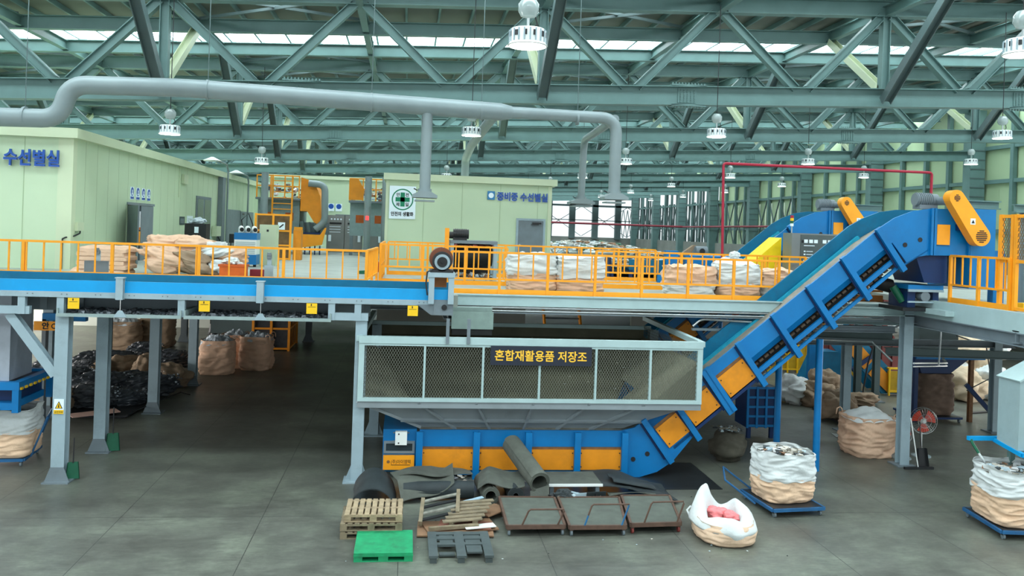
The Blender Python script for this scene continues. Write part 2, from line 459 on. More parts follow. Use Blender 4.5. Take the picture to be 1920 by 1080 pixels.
# building columns on the right wall
COLN = ['first', 'second', 'third', 'fourth', 'fifth', 'sixth', 'seventh', 'eighth']
for k, yy in enumerate([47.5+11*i for i in range(0, 8)]):
    mb = MB(); mb.box(XR-.9, XR+.05, yy-.35, yy+.35, 0, 13.6)
    o = struct(mb.build('wall_column', STEEL)); tag(o, '%s wide steel column along the panelled side wall' % COLN[k], 'column', 'columns of the side wall')
    mb = MB()
    for i in range(12): mb.box(XR-.93, XR+.02, yy-.38, yy-.34, 6.2+i*.55, 6.26+i*.55)
    mb.build('stiffeners', STEELD, o)
CONC = mat('bare_concrete', (132, 136, 130), .8, var=.12, scale=.8, dirt=.3)
struct(MB().box(XR-.2, XR+.4, 36, YF, 0, 4.85).build('baseboard_right', CONC))
struct(MB().box(-6, XR+.4, YF-.3, YF+.3, 0, 4.85).build('baseboard_back', CONC))
# end wall: open above the concrete, columns, a bright translucent sheet outside
wb = struct(MB().box(XL, XR, YF+.1, YF+.3, 10.9, 15).build('wall_back', STEEL))
mb = MB(); x = XR-2.2
while x > 4:
    mb.box(x-.45, x+.45, YF-.6, YF, 4.6, 11.2); x -= 3.55
mb.build('end_posts', STEELD, wb)
mb = MB()
for z in (9.6, 7.4): mb.beam((4, YF-.5, z), (XR, YF-.5, z), .2, .3 if z > 9 else .12)
for i in range(4):
    x0 = 12+i*7.1; mb.beam((x0, YF-.4, 5), (x0+7, YF-.4, 9.5), .08, .08); mb.beam((x0+7, YF-.4, 5), (x0, YF-.4, 9.5), .08, .08)
mb.build('end_braces', STEELD, wb)
struct(MB().box(XL, 4, YF-.2, YF+.2, 0, 11).build('wall_back', WALLG))
wl = struct(MB().box(XL-.2, XL, 30, YF, 0, 13).build('wall_left', WALLG))
g = MB()
for yy in TRUSS_Y: g.box(XL, XL+.7, yy-.3, yy+.3, 0, 12.5)
for z in (8.6, 10.4): g.beam((XL+.1, 30, z), (XL+.1, YF, z), .2, .2)
g.build('wall_posts', STEEL, wl)
# =============== INCLINED FEED CONVEYOR ===============
SC = 18.8/18.5
def cs(x, z): return (x*SC, 5.5+(z-5.5)*SC)      # measured at Y=18.5, built at Y=18.8
YA, YB = 18.8, 20.25
A0 = Vector((6.62*SC, 0, 5.5+(2.40-5.5)*SC)); A1 = Vector((10.82*SC, 0, 5.5+(5.86-5.5)*SC))
du = (A1-A0).normalized(); dn = Vector((du.z, 0, -du.x))     # along / below the slope
def on(s, o): p = A0+du*s+dn*o; return (p.x, p.z)
SLEN = (A1-A0).length
def incline(label, full=True):
    t = thing('chain_conveyor', label, 'conveyor', (5.5, 19.5, 0))
    # ---- near and far side plates ----
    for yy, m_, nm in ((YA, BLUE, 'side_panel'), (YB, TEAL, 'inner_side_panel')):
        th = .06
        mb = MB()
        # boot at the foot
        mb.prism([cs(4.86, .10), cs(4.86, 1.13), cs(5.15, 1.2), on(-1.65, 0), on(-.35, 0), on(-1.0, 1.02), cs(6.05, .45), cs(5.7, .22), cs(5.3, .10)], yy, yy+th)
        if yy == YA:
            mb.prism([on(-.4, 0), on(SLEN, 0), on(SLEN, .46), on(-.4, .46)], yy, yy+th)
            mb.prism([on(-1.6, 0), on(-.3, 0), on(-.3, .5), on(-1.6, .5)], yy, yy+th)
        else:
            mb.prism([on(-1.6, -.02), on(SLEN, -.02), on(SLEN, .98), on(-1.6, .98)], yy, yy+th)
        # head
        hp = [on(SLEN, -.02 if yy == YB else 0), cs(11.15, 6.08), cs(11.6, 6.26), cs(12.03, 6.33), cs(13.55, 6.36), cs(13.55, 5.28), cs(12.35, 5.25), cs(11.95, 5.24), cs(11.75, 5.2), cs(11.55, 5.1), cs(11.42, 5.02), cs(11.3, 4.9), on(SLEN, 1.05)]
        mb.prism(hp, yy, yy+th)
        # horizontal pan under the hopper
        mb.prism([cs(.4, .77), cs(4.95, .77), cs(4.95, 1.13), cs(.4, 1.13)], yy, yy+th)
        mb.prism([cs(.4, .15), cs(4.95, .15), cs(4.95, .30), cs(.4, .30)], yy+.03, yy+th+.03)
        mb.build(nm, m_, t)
    # inner face lining of the far side, lighter strip
    MB().prism([on(-.6, .28), on(SLEN, .28), on(SLEN, .46), on(-.6, .46)], YB-.12, YB-.02).build('wear_strip', mat('teal_light_strip', (30, 150, 178), .45, var=.1, dirt=.2), t)
    # lower slanted facet
    mb = MB()
    p = [on(1.12, .46), on(SLEN, .46), on(SLEN, .62), on(1.12, .62)]
    vs = [(x, YA+dy, z) for (x, z), dy in zip(p, (0, 0, .12, .12))]+[(x, YA+dy+.03, z) for (x, z), dy in zip(p, (0, 0, .12, .12))]
    mb.add(vs, [(0, 1, 2, 3), (7, 6, 5, 4), (0, 4, 5, 1), (1, 5, 6, 2), (2, 6, 7, 3), (3, 7, 4, 0)])
    mb.build('lower_flange', BLUE, t)
    # belt
    bl = MB(); bl.strip([cs(.4, .95), cs(4.7, .95), cs(5.2, 1.02), on(-1.0, .34), on(SLEN-.2, .34), cs(11.6, 5.9), cs(12.3, 6.0), cs(13.2, 6.0)], YA+.08, YB-.02, .05)
    bl.build('belt', mat('belt_grey', (146, 140, 128), .7, var=.2, scale=4, dirt=.4), t)
    cl = MB()
    s = -.2
    while s < SLEN:
        p0 = on(s, .26); p1 = on(s+.12, .30)
        cl.prism([on(s, .33), on(s+.06, .2), on(s+.12, .33)], YA+.1, YA+.34); s += .66
    cl.build('cleats', BLACKM, t)
    # return rails and chain run in the open lower half
    for o0, o1 in ((.78, .88), (.99, 1.06)):
        MB().prism([on(1.12, o0), on(SLEN-.05, o0), on(SLEN-.05, o1), on(1.12, o1)], YA+.02, YA+.09).build('return_rail', BLUE, t)
    MB().prism([on(-1.5, .62), on(SLEN, .62), on(SLEN, 1.0), on(-1.5, 1.0)], YA+.3, YA+.36).build('return_belt', BLACK, t)
    for o0 in (.67, .92):
        ch = MB(); s = 1.16
        while s < SLEN-.1:
            ch.prism([on(s, o0), on(s+.11, o0), on(s+.11, o0+.05), on(s, o0+.05)], YA+.12, YA+.2)
            s += .16
        ch.build('chain', mat('oily_chain', (70, 56, 42), .5, var=.3), t)
    # orange cover panels
    def cover(poly, y=YA-.03, sc=True):
        o = MB().prism(poly, y, y+.04).build('cover_panel', ORANGED, t)
        return o
    xs = [.40, 1.63, 2.77, 3.86, 4.92]
    for i in range(4):
        a, c = xs[i]+.07, xs[i+1]-.07
        o = cover([cs(a, .27), cs(c, .27), cs(c, .71), cs(a, .71)])
        MB().prism([cs(a, .71), cs(c, .71), cs(c, .77), cs(a, .77)], YA+.005, YA+.03).build('lip', RUSTM, o)
        bt = MB()
        for bx in (a+.03, c-.03):
            for bz in (.34, .64):
                x, z = cs(bx, bz); bt.box(x-.012, x+.012, YA-.045, YA-.025, z-.012, z+.012)
        bt.build('bolts', BLACKM, o)
    for s0, s1 in ((-1.58, -.98), (-.80, -.06), (.24, 1.00)):
        o = cover([on(s0, .32), on(s1, .32), on(s1, .86), on(s0, .86)])
        MB().prism([on(s0, .25), on(s1, .25), on(s1, .32), on(s0, .32)], YA-.012, YA+.03).build('lip', RUSTM, o)
        bt = MB()
        for bs in (s0+.06, s1-.06):
            for bo in (.40, .78):
                x, z = on(bs, bo); bt.box(x-.012, x+.012, YA-.045, YA-.025, z-.012, z+.012)
        bt.build('bolts', BLACKM, o)
    MB().prism([on(-1.5, .90), on(1.1, .90), on(1.1, .97), on(-1.5, .97)], YA, YA+.08).build('lower_rail', NAVY, t)
    # upright posts of the horizontal run
    for x in xs:
        X, z = cs(x, 1.10)
        MB().box(X-.07, X+.07, YA-.12, YA, 0, z).build('post', BLUE, t)
    # clamps across the slope
    for s in [-1.72, -.90, .04, .14, 1.07, 2.13, 3.20, 4.27, 5.36]:
        a = on(s+.05, -.05); c = on(s-.02, 1.14)
        MB().beam((a[0], YA-.06, a[1]), (c[0], YA-.06, c[1]), .13, .11, (0, 1, 0)).build('clamp_bar', BLUE, t)
        a = on(s-.04, 0); c = on(s-.1, 1.0)
        MB().beam((a[0], YA-.012, a[1]), (c[0], YA-.012, c[1]), .05, .02, (0, 1, 0)).build('clamp_flange', NAVY, t)
    # holes
    for x, z in ((5.14, .5), (5.46, .62), (11.42, 5.47), (11.79, 5.60)):
        X, Zv = cs(x, z); MB().cyl((X, YA-.012, Zv), (X, YA-.002, Zv), .055, 16).build('inspection_hole', BLACKM, t)
    # head: flanges, box, guard, motor
    for x in (12.05, 12.13, 13.0, 13.08):
        X, z = cs(x, 5.25); X2, z2 = cs(x, 6.34); MB().box(X-.03, X+.03, YA-.07, YA, z, z2).build('head_flange', BLUE, t)
    X, z = cs(12.18, 5.50); X2, z2 = cs(12.50, 5.97)
    MB().box(X, X2, YA-.05, YA-.01, z, z2).build('service_cover', ORANGE, t)
    X0, z0 = cs(13.0, 4.5); X1, z1 = cs(13.62, 6.36)
    MB().box(X0, X1, YA-.08, YB+.1, z0, z1).build('discharge_hood', SKYB if False else BLUE, t)
    X0, z0 = cs(11.75, 4.6); X1, z1 = cs(12.55, 5.25)
    MB().prism([(X0, z1), (X1, z1), (X1, z0), (X0+.25, z0)], YA+.1, YB-.1).build('discharge_chute', NAVY, t)
    P = cs(12.40, 6.58); Q = cs(13.03, 5.72)
    P = Vector((P[0], 0, P[1])); Q = Vector((Q[0], 0, Q[1])); d = (Q-P).normalized(); nrm = Vector((d.z, 0, -d.x))
    def caps(r, r2):
        pts = []
        for i in range(13):
            a = math.pi*i/12; v = P+nrm*math.cos(a)*r-d*math.sin(a)*r; pts.append((v.x, v.z))
        for i in range(13):
            a = math.pi*i/12; v = Q-nrm*math.cos(a)*r2+d*math.sin(a)*r2; pts.append((v.x, v.z))
        return pts
    g = MB().prism(caps(.185, .225), YA-.42, YA-.16).build('chain_guard', ORANGE, t)
    gr = MB()
    for c, r in ((P, .075), (Q, .14)):
        k = 4 if r < .1 else 6
        for i in range(k+1):
            o_ = (i/k-.5)*2*r*.92; hl = math.sqrt(max(0, r*r-o_*o_))
            gr.beam((c.x-hl, YA-.425, c.z+o_), (c.x+hl, YA-.425, c.z+o_), .012, r*1.0/k)
    gr.build('guard_grille', BLACKM, g)
    v = Q-d*.42+nrm*-.02
    MB().box(v.x-.06, v.x+.06, YA-.43, YA-.42, v.z-.08, v.z+.06).build('warning_sticker', SIGNW, g)
    MB().prism([(v.x-.04, v.z-.05), (v.x+.04, v.z-.05), (v.x, v.z+.03)], YA-.436, YA-.43).build('warning_mark', INK, g)
    MB().box(P.x+.28*d.x+.1, P.x+.28*d.x+.3, YA-.16, YA+.02, P.z-.75, P.z-.6).build('guard_bracket', NAVY, t)
    mx, mz = cs(12.02, 6.52)
    mo = MB().cyl((mx-.25, YA+.25, mz+.02), (mx+.3, YA+.25, mz+.02), .15, 16)
    mo.cyl((mx+.3, YA-.18, mz), (mx+.3, YA+.3, mz), .10, 12).box(mx-.2, mx+.25, YA+.1, YA+.4, mz-.2, mz-.1)
    for i in range(8): mo.cyl((mx-.22+i*.05, YA+.25, mz+.02), (mx-.2+i*.05, YA+.25, mz+.02), .17, 16)
    mo.build('motor', GREYD, t, smooth=True)
    X0, z0 = cs(12.72, 6.38)
    MB().hb((X0, YA+.3, z0+.1), (X0+1.25, YA+.3, z0+.1), .2, .2).build('top_channel', STEEL, t)
    # support legs under the slope
    for lx, ly, zt in ((9.86, 19.35, 3.15), (9.5, 20.75, 2.75)):
        MB().cyl((lx, ly, 0), (lx, ly, zt), .085, 14).build('support_leg', BLUE, t, smooth=True)
    return t
conv = incline('big blue inclined conveyor with orange covers rising from below the mesh hopper')
# electric box, window and name plate at the tail of the near conveyor
def X18(x, z): return cs(x, z)
x0, z0 = cs(-.38, .1); x1, z1 = cs(.34, 1.13)
MB().box(x0, x1, YA+.04, YB, z0+.12, z1).build('tail_box', BLUE, conv)
a = cs(-.36, .62); c = cs(.30, .88)
fr = MB()
fr.box(a[0], c[0], YA-.01, YA+.04, a[1], a[1]+.05).box(a[0], c[0], YA-.01, YA+.04, c[1]-.05, c[1])
fr.box(a[0], a[0]+.05, YA-.01, YA+.04, a[1]+.05, c[1]-.05).box(c[0]-.05, c[0], YA-.01, YA+.04, a[1]+.05, c[1]-.05)
o = fr.build('inspection_frame', GREYD, conv)
MB().box(a[0]+.05, c[0]-.05, YA+.02, YA+.038, a[1]+.05, c[1]-.05).build('glass', GLASSD, o)
a = cs(-.36, .28); c = cs(.30, .58)
o = MB().box(a[0], c[0], YA-.06, YA+.03, a[1], c[1]).build('tail_cover', ORANGE, conv)
text('(주)아이엠텍', .1, 'maker_lettering', INK, o, (a[0]+.17, YA-.062, a[1]+.14), depth=.004, width=.42)
MB().cyl((a[0]+.11, YA-.064, a[1]+.175), (a[0]+.11, YA-.058, a[1]+.175), .035, 12).build('maker_mark', RUSTM, o)
MB().box(a[0]+.17, a[0]+.58, YA-.063, YA-.06, a[1]+.10, a[1]+.112).build('maker_underline', INK, o)
a = cs(-.12, .82); c = cs(.13, 1.10)
o = MB().box(a[0], c[0], YA-.1, YA+.04, a[1], c[1]).build('breaker_box', WHITE, conv)
MB().box(a[0]+.06, a[0]+.09, YA-.11, YA-.1, c[1]-.06, c[1]-.03).box(a[0]+.06, a[0]+.09, YA-.11, YA-.1, a[1]+.03, a[1]+.06).build('latch', BLACKM, o)
MB().box(a[0]-.05, c[0]+.05, YA+.0, YA+.03, a[1]+.05, a[1]+.07).box(a[0]-.05, c[0]+.05, YA+.0, YA+.03, c[1]-.05, c[1]-.03).build('bracket', GREYD, o)

conv2 = copy_tree(conv); conv2.location = Vector((5.5+1.07, 19.5+7.0, .12))
conv2['label'] = 'second blue inclined conveyor behind the large one, its yellow drive guard lower in view'
conv2['category'] = 'conveyor'

# =============== MESH SIDED HOPPER ===============
HX0, HX1, HY0, HY1, HZ0, HZ1 = -.95, 6.62, 18.4, 23.2, 1.78, 3.15
t = thing('storage_hopper', 'large grey hopper with wire mesh front over the blue conveyor', 'hopper', (2.8, 20.5, 0))
FR = mat('hopper_frame_paint', (168, 192, 192), .45, var=.05, scale=3, dirt=.12)
MB().box(HX0, HX1, HY0-.06, HY0+.06, 3.0, 3.15).build('front_rim', FR, t)
MB().box(HX0, HX1, HY0-.05, HY0+.05, HZ0-.02, HZ0+.06).build('sill_bar', FR, t)
MB().box(HX0, HX1, HY0-.04, HY0+.04, 2.95, 3.0).build('mesh_bar', FR, t)
for x, w_ in ((HX0+.06, .12), (.45, .045), (1.71, .045), (2.95, .045), (4.2, .045), (5.43, .045), (HX1-.06, .12)):
    MB().box(x-w_/2, x+w_/2, HY0-.045, HY0+.045, HZ0, 3.0).build('mesh_post', FR, t)
for x, xe in ((HX0, HX0+.1), (HX1, HX1+.25)):
    MB().beam((x, HY0, 3.09), (xe, 24.0, 3.09), .12, .12).build('side_rim', FR, t)
MB().box(HX0, HX1+.2, HY1-.05, HY1+.05, 2.85, 2.95).build('back_rim', FR, t)
# expanded metal
WIRE = mat('mesh_wire', (100, 103, 92), .45, var=.1)
def lattice(p0, ex, ez, W, Hh, pitch=.058, wd=.0085):
    mb = MB(); p0 = Vector(p0); ex = Vector(ex); ez = Vector(ez); nn = ex.cross(ez)
    k = 1.7
    for sgn in (1, -1):
        c = -Hh/k-1
        n = int((W+2*Hh/k+2)/pitch)
        for i in range(n):
            u0 = (i*pitch)-Hh/k
            # line u = u0 + v/k (or mirrored)
            v0, v1 = 0.0, Hh
            if u0 < 0: v0 = -u0*k
            if u0+Hh/k > W: v1 = (W-u0)*k
            if v1-v0 < .01 or v0 > Hh: continue
            a = u0+v0/k; b_ = u0+v1/k
            if sgn < 0: a, b_ = W-a, W-b_
            mb.beam(p0+ex*a+ez*v0+nn*.004*sgn, p0+ex*b_+ez*v1+nn*.004*sgn, wd, .006, nn)
    return mb
px = [HX0+.1, .45, 1.71, 2.95, 4.2, 5.43, HX1-.1]
for i in range(6):
    lattice((px[i], HY0, HZ0+.05), (1, 0, 0), (0, 0, 1), px[i+1]-px[i], 2.97-HZ0-.05).build('wire_mesh', WIRE, t)
lattice((HX1, HY0, HZ0+.05), (0, 1, 0), (0, 0, 1), HY1-HY0, 2.97-HZ0-.05, .09).build('side_mesh', WIRE, t)
# funnel plates
PL = mat('hopper_plate', (134, 144, 148), .45, var=.08, scale=1.5, dirt=.25)
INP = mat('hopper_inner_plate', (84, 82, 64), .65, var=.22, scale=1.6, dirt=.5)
INL = mat('hopper_end_lit', (120, 119, 100), .6, var=.15, scale=1.6, dirt=.4)  # lighter tone on the end plates, standing for light falling there
BX0, BX1, BY0, BY1, BZ = .42, 5.0, 18.96, 20.2, 1.08
def quad(mb, a, b_, c, d, th):
    a, b_, c, d = map(Vector, (a, b_, c, d)); n = (b_-a).cross(d-a).normalized()*th
    mb.add([a, b_, c, d, a+n, b_+n, c+n, d+n], [(0, 1, 2, 3), (7, 6, 5, 4), (0, 4, 5, 1), (1, 5, 6, 2), (2, 6, 7, 3), (3, 7, 4, 0)])
    return mb
quad(MB(), (HX0, HY0, HZ0), (HX1, HY0, HZ0), (BX1, BY0, BZ), (BX0, BY0, BZ), .012).build('front_slope', PL, t)
quad(MB(), (HX0, HY1, 2.6), (HX0, HY0, HZ0), (BX0, BY0, BZ), (BX0, BY1, BZ), .012).build('end_slope', INL, t)
quad(MB(), (HX1, 18.6, 2.64), (HX1, HY1, 2.64), (5.6, HY1, 1.76), (5.6, 18.6, 1.76), .012).build('end_slope', INL, t)
quad(MB(), (5.6, 19.0, 1.76), (5.6, BY1, 1.76), (BX1, BY1, 1.24), (BX1, 19.0, 1.24), .012).build('end_slope', INL, t)
MB().prism([(5.6, 1.77), (HX1-.02, 1.80), (HX1-.02, 2.64)], 18.59, 18.60).build('inner_plate', INL, t)
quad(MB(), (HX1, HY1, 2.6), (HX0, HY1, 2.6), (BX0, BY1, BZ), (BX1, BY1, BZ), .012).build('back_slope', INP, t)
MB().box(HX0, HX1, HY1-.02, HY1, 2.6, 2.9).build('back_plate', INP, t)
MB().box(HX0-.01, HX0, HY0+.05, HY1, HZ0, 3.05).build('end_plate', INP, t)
rib = MB()
rb_ = MB()
def fp(u, v):  # point on the front slope
    a = Vector((HX0, HY0, HZ0)).lerp(Vector((BX0, BY0, BZ)), v); c = Vector((HX1, HY0, HZ0)).lerp(Vector((BX1, BY0, BZ)), v)
    return a.lerp(c, u)-Vector((0, .02, .03))
for u in (.17, .335, .5, .665, .83):
    MB().beam(fp(u, .0), fp(u, 1), .05, .06, (0, -1, -.6)).build('stiffener', PL, t)
MB().beam(fp(0, .68), fp(1, .68), .05, .06, (0, -1, -.6)).build('stiffener', PL, t)
MB().box(HX0, HX1, HY0-.02, HY0+.03, HZ0-.16, HZ0-.02).build('hem_plate', PL, t)
MB().beam((HX0, HY0, HZ0-.03), (BX0, BY0, BZ), .06, .06).build('stiffener', PL, t)
# loose litter on the slopes
def litter(n, fn, mats, smin, smax, name, parent=None, flat=.5):
    mb = MB()
    for i in range(n):
        c = Vector(fn()); s_ = random.uniform(smin, smax)
        vs = []
        for dz in (0, 1):
            for a in range(4):
                an = a*math.pi/2+random.uniform(-.5, .5); r = s_*random.uniform(.5, 1)
                vs.append(c+Vector((math.cos(an)*r, math.sin(an)*r, dz*s_*flat*random.uniform(.3, 1))))
        mb.add(vs, [(3, 2, 1, 0), (4, 5, 6, 7), (0, 1, 5, 4), (1, 2, 6, 5), (2, 3, 7, 6), (3, 0, 4, 7)], random.randrange(len(mats)))
    return mb.build(name, mats, parent)
def bsl():
    u, v = random.random(), random.random()
    p = Vector((HX1, HY1, 2.6)).lerp(Vector((HX0, HY1, 2.6)), u); q = Vector((BX1, BY1, BZ)).lerp(Vector((BX0, BY1, BZ)), u)
    return p.lerp(q, v)+Vector((0, 0, .0))
o = litter(110, bsl, DEBRIS[:3]+DEBRIS[3:4], .015, .05, 'litter'); tag(o, 'scattered scraps of litter lying on the inner slope of the mesh hopper', 'litter', kind='stuff')
# hopper gate arms
for x in (.92, 1.37):
    MB().box(x-.035, x+.035, HY0-.1, HY0-.06, 3.02, 3.56).build('guide_bar', GREYD, t)
# sign on the mesh
sg = thing('sign', 'dark sign with yellow Korean lettering on the front of the mesh hopper', 'sign', (2.97, HY0-.09, 2.6))
MB().box(1.86, 4.08, HY0-.10, HY0-.06, 2.58, 2.99).build('sign_board', SIGNBK, sg)
text('혼합재활용품 저장조', .25, 'sign_lettering', SIGNY, sg, (1.95, HY0-.105, 2.70), xdir=(1, 0, -.006), depth=.012, bold=.004, width=2.02)
# legs
for lx, ly, zt, nm in ((-.92, 18.62, 3.46, 0), (-.72, 22.7, 2.9, 1), (6.75, 22.7, 2.9, 2)):
    lg = MB(); lg.hb((lx, ly, .02), (lx, ly, zt), .24, .24, (0, 1, 0))
    lg.prism([(lx-.25, 0), (lx+.25, 0), (lx+.12, .35), (lx-.12, .35)], ly-.02, ly+.02).box(lx-.28, lx+.28, ly-.25, ly+.25, 0, .03)
    lg.build('leg', GREY, t)
# rubber chute below the belt end
ct = thing('discharge_chute', 'grey green rubber skirted chute hanging over the hopper below the belt end', 'chute', (1.5, 19.6, 3.2))
MB().box(1.08, 2.0, 19.66, 19.98, 3.36, 3.68).build('chute_box', mat('chute_paint', (128, 148, 142), .5, var=.06, dirt=.2), ct)
MB().box(1.06, 2.02, 19.53, 19.55, 3.2, 3.60).build('front_plate', mat('chute_paint2', (136, 158, 150), .5, var=.06, dirt=.15), ct)
MB().box(1.08, 2.0, 19.56, 20.0, 3.06, 3.36).build('rubber_skirt', BLACK, ct)
# =============== SORTING BELT AND MEZZANINE ===============
def cY(x, z, y): return (x*y/18.5, 5.5+(z-5.5)*y/18.5)
t = thing('belt_conveyor', 'long bright blue flat belt conveyor running past the deck railing', 'conveyor', (-4, 19, 3.5))
BXL = -12.5; BXR = 1.0; FY, BY = 18.42, 19.6
MB().box(BXL, BXR, FY, FY+.05, 3.93, 4.17).build('side_panel', SKYB, t)
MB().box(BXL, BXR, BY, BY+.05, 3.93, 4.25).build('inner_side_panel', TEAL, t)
MB().box(BXL, BXR-.05, FY+.05, BY, 4.02, 4.06).build('belt', mat('belt_dark_teal', (40, 92, 96), .6, var=.2, scale=3, dirt=.3), t)
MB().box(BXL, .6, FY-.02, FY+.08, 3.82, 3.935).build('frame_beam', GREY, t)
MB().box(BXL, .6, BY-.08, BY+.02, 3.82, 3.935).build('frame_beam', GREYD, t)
bt = MB(); x = BXL+.3
while x < .5:
    for d_ in (-.05, .05): bt.cyl((x+d_, FY-.03, 3.885), (x+d_, FY-.015, 3.885), .014, 6)
    x += .66
bt.build('frame_bolts', GREYD, t)
for x in (-5.82, -3.02):
    MB().hb((x, FY-.06, 3.80), (x, FY-.06, 4.24), .14, .14, (0, 1, 0)).box(x-.09, x+.09, FY-.14, FY+.02, 4.24, 4.26).build('hanger_post', GREY, t)
# tail bearing at the hopper end
be = MB().box(.60, 1.02, FY-.04, FY+.1, 3.62, 3.95)
be.prism([(.25, 3.84), (.6, 3.84), (.6, 3.62), (.55, 3.62)], FY-.03, FY)
o = be.build('bearing_bracket', GREYD, t)
MB().cyl((.83, FY-.07, 3.79), (.83, FY-.04, 3.79), .06, 16).cyl((.83, FY-.09, 3.79), (.83, FY-.07, 3.79), .03, 12).build('shaft', BLACKM, o)
MB().cyl((.83, FY+.1, 3.9), (.83, BY, 3.9), .14, 20).build('drum', BLACKM, t, smooth=True)
# cross beams and short posts
for x in (-12.0, -7.75, -7.0, -4.62, -1.55, -1.0):
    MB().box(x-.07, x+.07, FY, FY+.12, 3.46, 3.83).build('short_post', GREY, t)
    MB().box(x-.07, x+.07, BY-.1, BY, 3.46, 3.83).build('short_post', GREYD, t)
for x0, x1 in ((-12.5, -7.6), (-1.55, -.78)):
    MB().box(x0, x1, FY+.02, FY+.14, 3.46, 3.62).build('cross_beam', GREY, t)
MB().box(-12.5, -.8, BY+.3, BY+.5, 3.40, 3.66).build('long_beam', GREYD, t)
# catch trays hung below the belt, each with spillage
TR = mat('tray_plate', (142, 160, 158), .5, var=.08, dirt=.25)
for k, (x0, x1, nm) in enumerate(((-7.05, -4.6, 'grey spill tray under the blue belt between first column and middle post'), (-4.55, -1.55, 'grey spill tray under the blue belt nearer the hopper'))):
    tr = thing('spill_tray', nm, 'tray', ((x0+x1)/2, 19, 3.45), 'spill trays below the belt')
    MB().box(x0, x1, FY-.06, BY, 3.45, 3.47).build('tray_bottom', TR, tr)
    MB().box(x0, x1, FY-.07, FY-.05, 3.43, 3.50).build('lip', TR, tr)
    for xx in (x0, x1-.03): MB().box(xx, xx+.03, FY-.05, BY, 3.47, 3.60).build('end_wall', TR, tr)
    MB().box(x0, x1, BY-.02, BY, 3.47, 3.72).build('back_wall', GREYD, tr)
    xm = -5.80 if k == 0 else -3.0
    MB().prism([(xm-.13, 3.44), (xm+.13, 3.44), (xm+.04, 3.58), (xm-.04, 3.58)], FY-.085, FY-.07).build('lifting_lug', GREY, tr)
    MB().cyl((xm, FY-.08, 3.57), (xm, FY-.08, 3.83), .007, 6).build('hanger_wire', CHROME, tr)
    mb = litter(420, lambda: (random.uniform(x0+.1, x1-.1), random.uniform(FY+.1, BY-.1), 3.465), DARKDEB, .02, .075, 'spillage', flat=1.2)
    tag(mb, 'black crumbs and film spilled in the tray %s' % ('next to the first column' if k == 0 else 'nearer the hopper'), 'debris', kind='stuff')
# yellow tags
for k, x in enumerate((-6.70, -4.13, -1.95, .16)):
    o = MB().box(x-.11, x+.11, FY-.12, FY-.105, 3.60, 3.82).build('warning_tag', YELLOW, None, (x, FY-.11, 3.6))
    tag(o, 'yellow warning tag hanging under the blue belt, ' + ['beside the first column', 'second from the first column', 'third from the first column', 'above the hopper rim'][k], 'tag', 'yellow tags under the belt')
    MB().box(x-.02, x+.0, FY-.125, FY-.12, 3.765, 3.81).box(x-.08, x+.08, FY-.124, FY-.12, 3.74, 3.748).build('warning_mark', INK, o)
# columns below the belt
CL = [(-6.98, 18.62, 3.46, 'front column of the sorting deck with a yellow hazard sticker'), (-6.97, 20.98, 3.5, 'second column of the deck row with a green dustpan at its foot'), (-6.97, 25.15, 3.5, 'third column of the deck row beside the black bundles'),
      (-6.95, 29.45, 3.5, 'fourth column of the deck row beside the tan bags'), (-9.83, 39.9, 3.5, 'thin far column behind the tan bags under the deck'), (-4.43, 40.6, 3.5, 'far column standing alone on the open floor behind the orange cage'), (-11.0, 33.5, 3.5, 'far column behind the dark bag pile'),
      (-9.6, 24.6, 3.5, 'column behind the yellow safety sign'), (3.2, 40.6, 3.5, 'far column hidden behind the hopper rim')]
for k, (x, y, zt, lb) in enumerate(CL):
    cl = thing('deck_column', lb, 'column', (x, y, 0), 'columns under the sorting deck')
    cl['kind'] = 'thing'
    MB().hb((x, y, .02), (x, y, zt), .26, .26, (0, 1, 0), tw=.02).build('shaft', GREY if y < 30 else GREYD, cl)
    bp = MB().box(x-.26, x+.26, y-.24, y+.24, 0, .03)
    bp.prism([(x-.24, .03), (x+.24, .03), (x+.13, .32), (x-.13, .32)], y-.14, y-.12)
    bp.build('base_plate', GREYD, cl)
    if k == 0:
        o = MB().box(x-.095, x+.095, y-.145, y-.131, 1.42, 1.72).build('hazard_sticker', SIGNW, cl, label='white and yellow hazard sticker')
        MB().prism([(x-.075, 1.53), (x+.075, 1.53), (x, 1.68)], y-.149, y-.145).build('warning_triangle', INK, o)
        MB().prism([(x-.055, 1.54), (x+.055, 1.54), (x, 1.655)], y-.152, y-.149).build('triangle_fill', YELLOW, o)
        MB().prism([(x-.012, 1.55), (x+.012, 1.55), (x+.006, 1.62), (x-.006, 1.62)], y-.155, y-.152).build('exclamation', INK, o)
        MB().box(x-.095, x+.095, y-.149, y-.145, 1.42, 1.5).build('yellow_band', YELLOW, o)
        text('감전주의', .05, 'lettering', INK, o, (x-.08, y-.151, 1.44), depth=.003, width=.16)
        MB().hb((x-1.05, y, 3.45), (x-.12, y, 2.2), .2, .18, (0, 1, 0)).build('knee_brace', GREY, cl)
